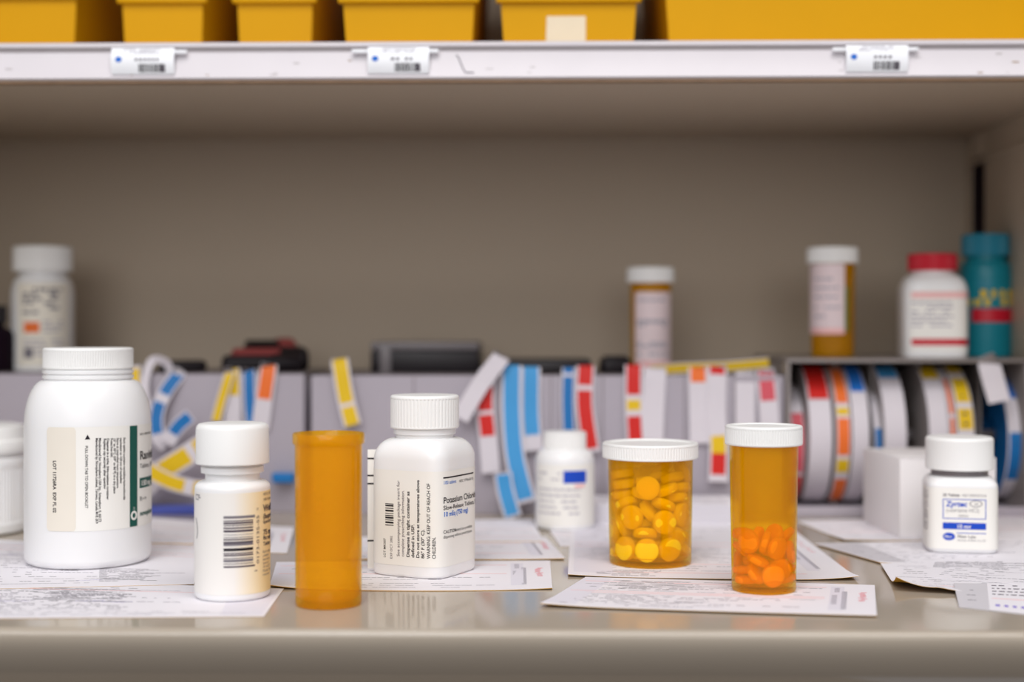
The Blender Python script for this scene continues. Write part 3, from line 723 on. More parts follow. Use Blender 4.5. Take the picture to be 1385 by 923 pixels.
# ------------------------------------------------------------------ paper slips on the counter
def paper(label, FL, FR, BR, BL, z0=.1, thick=.24, lifts=(), prints=None, top='paper', seed=1, name='prescription_slip', nx=30, ny=16, cat='paper slip', under='yellowpaper', bow=0.0):
    """two-ply form: white top copy over a yellow one; corners given as the pixels they are seen at"""
    zc = [p[2] if len(p) > 2 else 0.0 for p in (FL, FR, BR, BL)]      # how far a corner is held up by what lies under it
    c = [G(p[0], p[1], z0 + h) for p, h in zip((FL, FR, BR, BL), zc)]
    W_ = (math.dist(c[0], c[1]) + math.dist(c[3], c[2])) / 2; H_ = (math.dist(c[0], c[3]) + math.dist(c[1], c[2])) / 2
    o = (c[0][0], c[0][1], z0)
    def pos(s, t, e=0.0):
        x = (c[0][0] * (1 - s) + c[1][0] * s) * (1 - t) + (c[3][0] * (1 - s) + c[2][0] * s) * t
        y = (c[0][1] * (1 - s) + c[1][1] * s) * (1 - t) + (c[3][1] * (1 - s) + c[2][1] * s) * t
        y -= bow * 4 * s * (1 - s) * (1 - t) ** 2
        z = z0 + e + (zc[0] * (1 - s) + zc[1] * s) * (1 - t) + (zc[3] * (1 - s) + zc[2] * s) * t
        for cs, ctt, h, reach in lifts:
            k = max(0.0, 1 - math.hypot((s - cs) * W_, (t - ctt) * H_) / reach); z += h * k * k
        return (x - o[0], y - o[1], z - o[2])
    mb = MB(); vs = []; fs = []
    lv = (0.0, thick * .5, thick * .52, thick)
    def layer(e0, e1, m):
        vs = [pos(i / nx, j / ny, e) for e in (e0, e1) for j in range(ny + 1) for i in range(nx + 1)]
        n = (nx + 1) * (ny + 1); idx = lambda i, j, k: k * n + j * (nx + 1) + i
        fs = [(idx(i, j, 1), idx(i + 1, j, 1), idx(i + 1, j + 1, 1), idx(i, j + 1, 1)) for j in range(ny) for i in range(nx)]
        fs += [(idx(i, j, 0), idx(i, j + 1, 0), idx(i + 1, j + 1, 0), idx(i + 1, j, 0)) for j in range(ny) for i in range(nx)]
        for i in range(nx): fs += [(idx(i, 0, 0), idx(i + 1, 0, 0), idx(i + 1, 0, 1), idx(i, 0, 1)), (idx(i + 1, ny, 0), idx(i, ny, 0), idx(i, ny, 1), idx(i + 1, ny, 1))]
        for j in range(ny): fs += [(idx(0, j + 1, 0), idx(0, j, 0), idx(0, j, 1), idx(0, j + 1, 1)), (idx(nx, j, 0), idx(nx, j + 1, 0), idx(nx, j + 1, 1), idx(nx, j, 1))]
        mb.add(vs, fs, m)
    layer(0, thick * .5, M[under]); layer(thick * .5, thick, M[top])
    if prints:
        mp = lambda u, v, e=0.0: pos(min(max(u / W_, 0), 1), min(max(v / H_, 0), 1), thick + e)
        prints(mb, mp, W_, H_, random.Random(seed))
    ob = mb.build(name, loc=o)
    return tag(ob, label, cat)

def form(dense=(.1, .5, .55, .9), stub=True, pen=False, band=None, rows=16):
    """printed prescription form: rows of small print, rule lines, a stub with columns and a red mark"""
    def f(mb, mp, Wd, Hd, r):
        e = .03
        end = Wd * (.84 if stub else .97)
        for k in range(rows):
            v = Hd * (.07 + .88 * k / rows); q = r.random()
            a = Wd * r.uniform(.03, .12); b = end * r.uniform(.55, 1)
            if q < .34: dashes(mb, mp, a, b, v, .6, M['midink'], r, e, .7, 1, 5)
            elif q < .46:
                n = 30
                patch(mb, mp, Wd * .02, end, v, v + .8, M['pinkink'], e, nu=n)
            elif q < .8: dashes(mb, mp, a, b, v, .9, M['midink'], r, e, .6, 1.2, 4)
            else: dashes(mb, mp, a, a + (b - a) * .6, v, .9, M['greyink'], r, e, .5, 1.2, 4)
        if dense:
            s0, s1, t0, t1 = dense; v = Hd * t0
            while v < Hd * t1:
                dashes(mb, mp, Wd * s0, Wd * (s0 + (s1 - s0) * r.uniform(.6, 1)), v, .8, M['greyink'], r, e + .02, .85, 2.0, 7); v += 3.0
        for k in range(3):                                  # handwriting
            x = Wd * r.uniform(.15, .6); v = Hd * r.uniform(.1, .75)
            for j in range(10):
                x2 = x + r.uniform(.8, 1.8); v2 = v + (1.7 if j % 2 else -1.5) * r.uniform(.4, 1)
                pts = [(x, v), (x2, v2), (x2 + .35, v2), (x + .35, v)]
                mb.add([mp(u, w, e + .03) for u, w in pts], [(0, 1, 2, 3)], M['violet'] if pen else M['greyink']); x, v = x2, v2
        if stub:
            patch(mb, mp, Wd * .855, Wd * .9, Hd * .12, Hd * .9, M['paper2'], e, nu=2)
            for u, h0, h1 in ((.862, .3, .6), (.868, .7, .85), (.893, .15, .72)):
                v = Hd * h0
                while v < Hd * h1: patch(mb, mp, Wd * u, Wd * u + 2.2, v, v + .9, M['paleink'], e + .03, nu=2); v += 1.7
            for k in range(9):
                u = Wd * .945 + r.uniform(-.7, 1.3); v = Hd * (.42 + .035 * k); patch(mb, mp, u, u + 2.4, v, v + .9, M['redink'], e + .02, nu=2)
        if band:
            s0, s1, m = band; patch(mb, mp, Wd * s0, Wd * s1, Hd * .05, Hd * .97, M[m], e * .5, nu=4, nv=4)
    return f

# left group
paper('white printed slip at the front left lying under the small barcode bottle', (-80, 838), (357, 835), (384, 797), (-80, 782), .1, prints=form((.28, .62, .42, .8), False, True, (.86, .99, 'paper2'), 22), seed=3)
paper('printed slip lying under the biggest white bottle', (-80, 799), (262, 791), (276, 746), (-80, 727), .42, prints=form((.62, .9, .1, .4), False, True, None, 20), seed=8, lifts=((0, 0, .6, 40),))
paper('white slip behind the small barcode bottle, its corner showing beside the empty vial', (110, 741), (388, 749), (398, 714), (130, 702), .1, prints=form(None, True, False, None, 12), seed=11)
paper('topmost slip of the pile behind the biggest white bottle below the blue tray', (120, 734), (262, 737), (272, 708), (135, 697), .42, .9, prints=form(None, False, False, None, 12), seed=12)
# middle group
paper('printed slip lying under the bottle with sideways black lettering', (364, 797), (747, 798), (744, 760), (374, 762), .1, .5, prints=form(None, True, False, (.0, .12, 'paper2'), 14), seed=21, bow=4.5, lifts=((0, 0, 1.5, 30), (1, 0, .5, 30)))
paper('slip behind the sideways lettered bottle with a yellow front edge', (470, 757), (764, 758), (738, 728), (480, 728), .1, .6, prints=form(None, True, False, (.35, .55, 'glassine'), 12), seed=22, lifts=((1, 0, .6, 40),))
paper('blurred slip farthest back between the sideways lettered bottle and the blurred white bottle', (560, 734), (735, 733), (720, 704), (575, 705), .8, .5, prints=form(None, False, False, None, 8), seed=23)
paper('slip lying under the blurred white bottle', (758, 740), (905, 742), (900, 704), (733, 703), .1, .25, prints=form(None, False, False, None, 8), seed=24)
paper('large printed slip lying under the wide amber vial', (768, 780), (1162, 785), (1062, 709), (772, 709), .42, .3, prints=form((.1, .4, .02, .1), True, False, (.02, .16, 'paper2'), 26), seed=25, lifts=((1, 0, 1.6, 26), (0, 0, .8, 30)), bow=2.0)
paper('printed slip at the front lying under the tall amber vial of orange tablets', (731, 820), (1186, 834), (1183, 793), (792, 782), .75, .42, prints=form((.14, .42, .62, .92), True, False, (.0, .1, 'paper2'), 18), seed=26, lifts=((0, 0, .9, 30),), bow=1.0)
# right group
paper('slip under the white carton with a yellow left edge', (1142, 733), (1420, 729), (1420, 697), (1077, 706), .1, .5, prints=form(None, False, False, None, 10), seed=31, lifts=((0, 0, .9, 40),))
paper('printed slip lying under the small bottle with a blue banded label', (1190, 762), (1430, 775), (1430, 729), (1102, 737), .65, .55, prints=form(None, False, False, (.0, .18, 'glassine'), 12), seed=32)
paper('slip with a curled front corner showing its yellow underside at the right', (1212, 797), (1430, 808), (1430, 764), (1191, 763), 1.22, .3, prints=form(None, False, False, None, 12), seed=33, lifts=((0, 0, 5.0, 24), (.28, 0, 1.4, 18)))
paper('white printed label lying on top of the curled slip at the right', (1252, 781), (1430, 795), (1430, 756), (1263, 758), 1.56, .2, prints=form((.02, .9, .55, .85), False, False, None, 10), seed=34, lifts=(), name='label_sheet', cat='label', under='glassine')
def drug_label(mb, mp, Wd, Hd, r):
    patch(mb, mp, Wd * .3, Wd, 0, Hd, M['paper'], .05, nu=16, nv=8)
    v = Hd * .9
    for k in range(4): dashes(mb, mp, Wd * .34, Wd * .98, v, 1.5, M['bottleprint'], r, .09, .9, 1, 2.6); v -= Hd * .11
    patch(mb, mp, Wd * .33, Wd * .98, Hd * .42, Hd * .44, M['pinkink'], .08)
    dashes(mb, mp, Wd * .36, Wd * .8, Hd * .16, 3.0, M['violet'], r, .09, .75, 1.2, 2.0)
    for k in range(3): dashes(mb, mp, Wd * .1, Wd * .18, Hd * (.3 + .2 * k), .8, M['greyink'], r, .09)
paper('front right label sheet with grey backing and black printing cut off by the photo edge', (1297, 822), (1440, 838), (1440, 792, 2.1), (1290, 790, 2.1), .1, .3, prints=drug_label, seed=35, top='glassine', under='glassine', name='label_sheet', cat='label')
# pad of forms behind the wide vial
x0, y0 = CP(804, 800); x1, _ = CP(1000, 800)
t = thing('paper_pad', 'thick white pad of forms behind the wide amber vial', 'paper pad', ((x0 + x1) / 2, y0 + 2, 0)); w = (x1 - x0) / 2
b = MB()
for k in range(12): b.add(*bbox(-w + .15 * (k * 7 % 5), w - .12 * (k * 5 % 4), .2 * (k * 3 % 4), 38, .1 + k * 1.0, 1.0 + k * 1.0, .2, 1), M['paper' if k % 3 else 'paper2'])
b.build('sheets', t)
b = MB(); b.add(*bbox(-w, w, .2, 38, 12.1, 12.4), M['paper'])
mp = lambda u, v, e=0: (u - w, v, 12.42 + e)
r9 = random.Random(9)
for k in range(8): dashes(b, mp, 4, 2 * w - 6, 3 + k * 4.2, .9, M['paleink'], r9, .04, .7, 1, 5)
b.build('top_sheet', t)

# ------------------------------------------------------------------ containers on the counter
# white carton
A = G(1217, 728, .61); Bv = CP(1165, 817); ang = math.atan2(Bv[1] - A[1], Bv[0] - A[0]) - PI / 2
t = thing('carton', 'small plain white carton standing behind the bottle with the blue banded label', 'carton', A, ang)
b = MB(); b.add(*bbox(0, 52, 0, 63, 0, 42, .5), M['carton']); b.build('carton_body', t)
b = MB(); b.add(*bbox(.6, 51.4, -.25, 40, 41.9, 42.4, .15), M['carton']); b.build('flap', t)

# jar at the left edge
loc, rz = place(-37, 780, .75); t = thing('jar', 'squat white jar with ribbed wall cut off by the left edge beside the biggest bottle', 'jar', loc, rz)
def jf(th, r, k): return r + .28 * k * (1 if (th * 90 / (2 * PI)) % 1 > .5 else -1)
b = MB(); b.add(*lathe([(0, 1), (26, 1), (27, 0), (29, 0), (29.8, .8), (29.8, 5), (29, 5.6, 0), (29, 6, 1), (29, 34, 1), (29, 35, 0), (29.6, 38), (29, 40), (27, 41), (27, 44), (0, 44)], 360, jf), M['white']); b.build('jar_body', t)
b = MB(); b.add(*lathe([(0, 43), (28, 43), (29.8, 43.4), (30, 44.5), (30, 48.5), (29.4, 49.6), (28, 50), (27.6, 51), (27.6, 55.5), (26.6, 57.2), (24, 57.8), (0, 58)], 96), M['whitecap']); b.build('cap', t)

# biggest white bottle
D = 678; Z0 = .68
loc, rz = place(119.5, D, Z0); t = thing('tablet_bottle', 'biggest white round bottle with a green banded label standing at the left', 'bottle', loc, rz)
zz = lambda py, d=D: zat(py, d) - Z0
Rb = 29.2; s = F / D
mb = MB(); mb.add(*lathe(bottle_prof(Rb, 64.5, 20.2, 86.3, 93, foot=4.0, nrings=((21.0, 87.2, 88.4), (20.9, 89.6, 90.8))), 96), M['white']); mb.build('bottle_body', t)
mb = MB(); mb.add(*ribbed(20.8, 91.6, 101.6, 110, .25, bev=1.0, inner=20.3), M['whitecap']); mb.build('cap', t)
sec = Sect(lambda a: Rb); mb = MB()
U = lambda px: sec.ux((px - 119.5) / s)
zl = lambda py: zat(py, D - Rb * .8) - Z0
v0, v1 = zl(717), zl(577)
label_sheet(mb, sec, U(68), Rb * 2.2, v0, v1, M['label'], .1, 1.5)
label_sheet(mb, sec, U(68) + .1, U(104), v0 + .1, v1 - .1, M['peel'], .16, 1.5)
K = M['ink']
text(mb, sec, 'LOT 11726RA  EXP FL 02', U(76), zl(622), 2.3, K, -90, .03, .2, width=(zl(622) - zl(692)))
mb.add([sec(U(115) + du, zl(593) + dv, .2) for du, dv in ((0, -.2), (2.4, -.2), (1.2, 2.0))], [(0, 1, 2)], K)
text(mb, sec, 'PULL DOWN TAB TO OPEN BOOKLET', U(115.5), zl(602), 1.8, K, -90, .008, .2, width=zl(602) - zl(686))
L1 = (('Manufactured by: Novopharm Limited, Toronto, Canada M1B 2K9', 128.5, 592, 707), ('Manufactured for: Novopharm USA Inc., Schaumburg, IL 60173', 132.5, 592, 705),
      ('Replace cap securely after opening', 138.5, 593, 661), ('Dispense in a tight, light-resistant container', 142.5, 593, 676), ('Protect from light.', 147, 593, 619),
      ('15° to 30°C (59° to 86°F) in a dry place', 151, 593, 668), ('Store at controlled room temperature', 155, 593, 661), ('equivalent to 150 mg of ranitidine', 159, 593, 655), ('Each tablet contains ranitidine hydrochloride', 163.5, 593, 678))
for st, px, ya, yb in L1: text(mb, sec, st, U(px), zl(ya), 1.6, M['ink'], -90, .018, .2, width=zl(ya) - zl(yb))
patch(mb, sec, U(171.5), U(181.5), v0 + .3, v1 - .3, M['green'], .16)
text(mb, sec, '11', U(176), zl(689), 1.6, M['label'], -90, .01, .22)
u0 = U(177); cz = zl(701)
ring = [(u0 + 2.0 * math.cos(2 * PI * i / 24), cz + 2.2 * math.sin(2 * PI * i / 24)) for i in range(24)]; rin = [(u0 + 1.0 * math.cos(2 * PI * i / 24), cz + 1.2 * math.sin(2 * PI * i / 24)) for i in range(24)]
mb.add([sec(a, b_, .22) for a, b_ in ring + rin], [(i, (i + 1) % 24, 24 + (i + 1) % 24, 24 + i) for i in range(24)], M['label'])
ur = U(184.5)
text(mb, sec, 'NDC 0093-8544-05', ur, zl(592), 1.5, K, 0, .012, .2)
text(mb, sec, 'Ranitidine', ur, zl(625.5), 5.6, K, 0, .022, .2)
text(mb, sec, 'Tablets, USP', ur, zl(637.5), 3.0, K, 0, 0, .2)
patch(mb, sec, ur, ur + 15, zl(665), zl(651), M['green'], .16)
text(mb, sec, '150 mg', ur + 1.0, zl(661.8), 3.4, M['label'], 0, .03, .22)
text(mb, sec, 'R', ur, zl(683), 3.2, K, 0, .0, .2); text(mb, sec, 'x only', ur + 2.0, zl(681), 1.6, K, 0, .01, .2)
text(mb, sec, 'novopharm', ur, zl(703), 3.2, M['green'], 0, .035, .2, slant=.18)
mb.build('bottle_label', t)

# small white bottle with the barcode
D = 592; Z0 = .36
loc, rz = place(314.5, D, Z0); t = thing('tablet_bottle', 'small white round bottle with a barcode standing left of the empty amber vial', 'bottle', loc, rz)
s = F / D; Rb = 15.5; zz = lambda py: zat(py, D) - Z0
mb = MB(); mb.add(*lathe(bottle_prof(Rb, 45.2, 11.2, 48.4, 56, foot=1.8, nrings=((12.9, 51.6, 54.0),)), 96), M['white']); mb.build('bottle_body', t)
mb = MB(); c_ = [(0, 55.5), (13, 55.5), (14.9, 55.3), (15.15, 55.6), (14.95, 69.6), (14.6, 70.9), (13.8, 71.7), (12.5, 72.0), (0, 72.05)]; mb.add(*lathe(c_, 96), M['whitecap']); mb.build('cap', t)
# white label paper with the amber vial's light spill painted yellow on its right
m = mat('amber_spill_label', (238, 234, 224), .5, .3, vary=.0); nt = m.node_tree; bs = nt.nodes['Principled BSDF']
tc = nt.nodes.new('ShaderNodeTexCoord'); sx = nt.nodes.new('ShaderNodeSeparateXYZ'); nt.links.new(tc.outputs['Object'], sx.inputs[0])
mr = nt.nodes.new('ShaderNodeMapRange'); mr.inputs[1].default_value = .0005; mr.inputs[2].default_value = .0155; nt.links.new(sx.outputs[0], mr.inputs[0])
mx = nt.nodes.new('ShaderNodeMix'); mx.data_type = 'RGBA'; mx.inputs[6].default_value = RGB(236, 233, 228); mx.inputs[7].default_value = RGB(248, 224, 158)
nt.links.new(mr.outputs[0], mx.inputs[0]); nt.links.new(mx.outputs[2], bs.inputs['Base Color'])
sec = Sect(lambda a: Rb); mb = MB(); U = lambda px: sec.ux((px - 314.5) / s); zl = lambda py: zat(py, D - Rb) - Z0
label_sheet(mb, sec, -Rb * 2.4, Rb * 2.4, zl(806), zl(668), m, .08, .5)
y = zl(768.5); u0, u1 = U(303), U(341); r5 = random.Random(12)
bars = [(768.5, 2.2, 1), (764, 1, .9), (761, 3.4, 0), (756.5, 1, 1), (753, 2.0, 1), (750, 1.5, 1), (746.2, 4, 2), (739, 6.0, 0), (735.6, 1.6, 1), (731.5, 1.8, 1), (728.2, 1, 0), (724.5, .8, 0), (720.6, 3, 1), (716, 2, 1), (712, 1.2, 1), (709.5, 2.4, 1), (706, 1.4, 1), (702, 3.4, 0)]
for py, th, k in bars:
    patch(mb, sec, u0, u1 + (.9 if py > 766 or py < 704 else 0), zl(py), zl(py - th), M['ink'] if k == 2 else (M['bottleprint'] if k else M['greyink']), .16)
text(mb, sec, '0173-0135-55', U(349), zl(766), 2.0, M['bottleprint'], 90, 0, .17, width=zl(700) - zl(766))
text(mb, sec, '3', U(346.5), zl(777), 2.0, M['bottleprint'], 90, 0, .17); text(mb, sec, 'N', U(348), zl(693), 1.4, M['bottleprint'], 90, 0, .17)
ur = U(354.5)
for st, py, sz, bd in (('NDC 0173-', 674, 1.7, 0), ('100 Tablets', 681.5, 1.7, 0), ('Wellbutrin', 696, 3.9, .03), ('(bupropion', 706, 2.9, .03), ('hydrochloride', 712.5, 1.9, .02), ('75 mg', 728, 3.0, .03), ('Rx only', 735, 2.4, .03), ('Tablets', 743, 2.2, .02)):
    text(mb, sec, st, ur, zl(py), sz, M['bottleprint'], 0, bd, .17)
for k in range(7): text(mb, sec, ('Each tablet', 'contains', 'bupropion', 'Store at', '15° to 25°', 'Protect from', 'moisture')[k], ur - .3, zl(753 + k * 5.2), 1.5, M['greyink'], 0, 0, .17)
for k, py in enumerate((673, 676, 679)): dashes(mb, sec, U(267), U(273), zl(py), .5, M['greyink'], r5, .16)
for k in range(8):
    a0, a1 = k / 8, (k + 1) / 8; f_ = lambda a: (U(266.6) + 1.6 * math.sin(a * 2.6) + .2, zl(704 + 28 * a))
    p, q = f_(a0), f_(a1); mb.add([sec(p[0], p[1], .16), sec(p[0] + .6, p[1], .16), sec(q[0] + .6, q[1], .16), sec(q[0], q[1], .16)], [(0, 1, 2, 3)], M['greyink'])
mb.build('bottle_label', t)

# empty amber vial
vial(444.5, 575.5, 0.0, 13.55, 69.4, 0, 0, 0, 'empty open amber vial standing on the bare counter', cap=False, taper=.25, m='amberfrost')

# bottle with sideways lettering
D = 650; Z0 = .6
loc, rz = place(574.5, D, Z0); t = thing('tablet_bottle', 'white squared bottle with black sideways lettering in the middle', 'bottle', loc, rz)
s = F / D; A_ = 19.1; ROT = math.radians(-31); fn = sq_fn(5.0, ROT)
mb = MB(); mb.add(*lathe(bottle_prof(A_, 52.0, 13.2, 61.3, 67, k=1.0, foot=1.6, nrings=((14.2, 63.0, 65.4),)), 128, fn), M['white']); mb.build('bottle_body', t)
mb = MB(); mb.add(*ribbed(15.7, 65.6, 80.6, 56, .32, bev=1.2, inner=14), M['whitecap']); mb.build('cap', t)
sec = Sect(lambda a: fn(a, A_, 1)); mb = MB(); U = lambda px: sec.ux((px - 574.5) / s); zl = lambda py: zat(py, D - 18) - Z0
label_sheet(mb, sec, U(509), sec.ux(18) + 30, zl(766), zl(637), M['label'], .1, .6)
K = M['ink']
text(mb, sec, 'LOT MK507', U(523), zl(757), 1.7, K, 90, .005, .17, width=zl(731) - zl(757))
text(mb, sec, 'EXP OCT 2002', U(532), zl(758), 1.7, M['bottleprint'], 90, 0, .17, width=zl(727) - zl(758))
rows = (('See accompanying package insert for', 541.5, 651, 0), ('complete prescribing information.', 547.5, 664, 0), ('Dispense in tight container as', 554.5, 665, .022), ('defined in USP.', 561, 709, .022),
        ('Do not store at temperatures above', 567.5, 649, .022), ('86° F (30° C).', 574, 715, .022), ('WARNING: KEEP OUT OF REACH OF', 581.5, 653, .015), ('CHILDREN.', 588.5, 725, .015))
for st, px, ye, bd in rows:
    text(mb, sec, st, U(px), zl(754), 2.15, K if bd else M['bottleprint'], 90, bd, .17, width=zl(ye) - zl(754))
for k, (py, th) in enumerate(((713, 1.2), (710, 2.4), (706, 1), (703.5, 2.4), (700, 1.2), (697, 1), (694, 2.4), (690, 1.2), (687, 2.2), (684, 1))):
    patch(mb, sec, U(522.5), U(533.5), zl(py), zl(py - th), K, .16)
ur = U(598.5); zr = lambda py: zat(py, D - 20) - Z0
patch(mb, sec, ur, ur + 26, zr(647.5), zr(645.6), K, .16)
text(mb, sec, '100 tablets', ur, zr(655.5), 2.2, M['blueink'], 0, .005, .17); text(mb, sec, 'NDC 57706-827-01', ur + 12.5, zr(656), 1.7, K, 0, 0, .17)
text(mb, sec, 'Potassium Chloride', ur, zr(681), 3.8, K, 0, .018, .17, width=30)
text(mb, sec, 'Slow-Release Tablets, USP', ur, zr(690), 2.7, K, 0, .012, .17, width=33)
text(mb, sec, '10 mEq (750 mg)', ur, zr(699), 2.9, M['blueink'], 0, .025, .17, width=20.5)
text(mb, sec, 'CAUTION:', ur, zr(722), 2.1, K, 0, .015, .17); text(mb, sec, 'Federal law prohibits', ur + 8.5, zr(722), 1.9, K, 0, 0, .17)
text(mb, sec, 'dispensing without prescription.', ur, zr(728.5), 1.9, K, 0, 0, .17)
mb.build('bottle_label', t)
# booklet flap standing off the far left corner
mb = MB(); dd = D + 9; xa = (497.5 - 574.5) / F * dd; xb = (512 - 574.5) / F * dd
za, zb = zat(770, dd) - Z0, zat(608, dd) - Z0
mb.add(*bbox(xa, xb, 9, 9.5, za, zb, .15), M['label'])
for py in (620, 643, 654, 731): mb.add(*bbox(xa - .05, xa + 3.2, 8.85, 9.1, zat(py + 1, dd) - Z0, zat(py - 1, dd) - Z0), K)
mb.build('booklet_flap', t)

# bottle with the blue banded label
D = 711; Z0 = 1.22
loc, rz = place(1297.5, D, Z0); t = thing('tablet_bottle', 'small white squared bottle with a blue banded label before the carton', 'bottle', loc, rz)
s = F / D; A_ = 17.1; ROT = math.radians(7); fn = sq_fn(5.5, ROT)
mb = MB(); mb.add(*lathe(bottle_prof(A_, 32.5, 13.3, 37.0, 42, k=1.0, foot=2.4), 128, fn), M['white']); mb.build('bottle_body', t)
mb = MB(); mb.add(*lathe([(13.32, 37.3), (13.7, 37.3), (13.7, 39.8), (13.32, 39.8)], 72), M['greyband']); mb.build('neck_band', t)
mb = MB(); mb.add(*ribbed(16.4, 40.1, 56.2, 80, .18, bev=1.6, inner=14), M['whitecap']); mb.build('cap', t)
sec = Sect(lambda a: fn(a, A_, 1)); mb = MB(); U = lambda px: sec.ux((px - 1297.5) / s * .975); zl = lambda py: zat(py, D - 18) - Z0
label_sheet(mb, sec, U(1249.5), U(1346), zl(744), zl(661), M['label'], .1, .6)
Bc = M['royal']; e = .16
text(mb, sec, '30 Tablets', U(1276), zl(672.5), 1.9, M['bottleprint'], 0, .02, e); text(mb, sec, 'NDC 0049-5510-66', U(1301), zl(672.5), 1.8, M['greyink'], 0, 0, e, width=11.5)
a, b_, c_, d_ = U(1276), U(1332), zl(703), zl(676)
for q in ((a, b_, c_, c_ + .35), (a, b_, d_ - .35, d_), (a, a + .4, c_, d_), (b_ - .4, b_, c_, d_)): patch(mb, sec, *q, Bc, e)
text(mb, sec, 'Zyrtec', U(1280), zl(686), 3.6, Bc, 0, .03, e, slant=.15)
el = [(U(1319) + 3.0 * math.cos(2 * PI * i / 24), zl(682) + 1.7 * math.sin(2 * PI * i / 24)) for i in range(24)]; e2 = [(U(1319) + (x - U(1319)) * .86, zl(682) + (y - zl(682)) * .8) for x, y in el]
mb.add([sec(x, y, e) for x, y in el + e2], [(i, (i + 1) % 24, 24 + (i + 1) % 24, 24 + i) for i in range(24)], M['greyink'])
text(mb, sec, '10', U(1316.5), zl(684), 1.9, M['greyink'], 0, .01, e)
text(mb, sec, '(cetirizine HCl)', U(1280), zl(693.5), 2.5, M['greyink'], 0, 0, e); text(mb, sec, 'tablets', U(1296), zl(700), 1.8, M['greyink'], 0, 0, e)
patch(mb, sec, a, b_, zl(717), zl(708), Bc, e); text(mb, sec, '10 mg', U(1294), zl(715.5), 2.7, M['label'], 0, .02, e + .06)
cx_, cy_ = U(1284), zl(727)
mb.add([sec(cx_, cy_, e)] + [sec(cx_ + 2.9 * math.cos(2 * PI * i / 24), cy_ + 1.9 * math.sin(2 * PI * i / 24), e) for i in range(24)], [(0, 1 + i, 1 + (i + 1) % 24) for i in range(24)], Bc)
text(mb, sec, 'Pfizer', cx_ - 2.3, cy_ - .6, 1.7, M['label'], 0, .01, e + .06, slant=.2)
patch(mb, sec, U(1294), b_, zl(722.5), zl(721.5), Bc, e)
text(mb, sec, 'Pfizer Labs', U(1295), zl(728.5), 2.0, M['bottleprint'], 0, .01, e); text(mb, sec, 'Division of Pfizer Inc, NY', U(1295), zl(733), 1.4, M['greyink'], 0, 0, e, width=13.5)
for py in range(668, 724, 4): dashes(mb, sec, U(1250), U(1257), zl(py), .6, M['greyink'], r5, e)
mb.build('bottle_label', t)

# blurred small white bottle behind the wide vial
D = 792; Z0 = .35
loc, rz = place(764, D, Z0); t = thing('tablet_bottle', 'blurred small white bottle with a blue rectangle on its label behind the wide vial', 'bottle', loc, rz)
s = F / D; Rb = 16.4; zz = lambda py: zat(py, D) - Z0
mb = MB(); mb.add(*lathe(bottle_prof(Rb, 37, 10.5, zz(606), zz(603)), 72), M['white']); mb.build('bottle_body', t)
mb = MB(); mb.add(*ribbed(11.9, zz(607), zz(584), 50, .3, inner=10.6), M['whitecap']); mb.build('cap', t)
sec = Sect(lambda a: Rb); mb = MB(); U = lambda px: sec.ux((px - 764) / s); zl = lambda py: zat(py, D - 15) - Z0
label_sheet(mb, sec, U(728), Rb * 1.9, zl(712), zl(629), M['label'], .1, .6)
patch(mb, sec, U(762), U(792), zl(654), zl(637), M['royal'], .16)
patch(mb, sec, U(777), U(790), zl(660), zl(655.5), M['pinkink'], .16)
for py in (642, 650, 664, 672, 680, 688, 696): dashes(mb, sec, U(730), U(758 if py < 660 else 785), zl(py), 1.0, M['paleink'], r5, .16, lo=1, hi=4)
mb.build('bottle_label', t)

# amber vials with tablets
tw, RW, rzw = vial(879.5, 672.5, .74, 20.0, 57, 22.6, 49.6, 56.9, 'wide amber vial with white cap full of yellow tablets', recess=.7, taper=.7, ribs=96)
tt, RT, rzt = vial(1033, 601, 1.19, 14.35, 70, 16.2, 61.4, 69.6, 'tall amber vial with white cap holding a few orange tablets', recess=.5, taper=.9, ribs=80)

def tablet_mesh(R, T, edge, m):
    p = [(0, -T / 2)]; n = 7
    rc = R - .25
    for i in range(1, n + 1):
        r = rc * i / n; p.append((r, -(edge / 2 + (T - edge) / 2 * math.sqrt(max(0, 1 - (r / rc) ** 2)) ** 1.2)))
    p += [(R, -edge / 2 + .3), (R, edge / 2 - .3)] + [(r, -z) for r, z in p[1:n + 1][::-1]] + [(0, T / 2)]
    mb = MB(); mb.add(*lathe(p, 32), m)
    return mb
def tablets(data, sc, mesh_mb, at, rz, zb, name, label, group):
    first = None; ca, sa = math.cos(rz), math.sin(rz)
    for q in data:
        if first is None:
            o = first = mesh_mb.build(name, angle=50); o.rotation_mode = 'QUATERNION'; tag(o, label, 'tablet', group)
        else:
            o = first.copy(); COL.objects.link(o)
        x, y, z = q[0] * sc, q[1] * sc, q[2] * sc
        o.location = ((at[0] + x * ca - y * sa) / 1000, (at[1] + x * sa + y * ca) / 1000, (zb + z) / 1000)
        from mathutils import Quaternion
        o.rotation_quaternion = Quaternion((0, 0, 1), rz) @ Quaternion(q[3:])

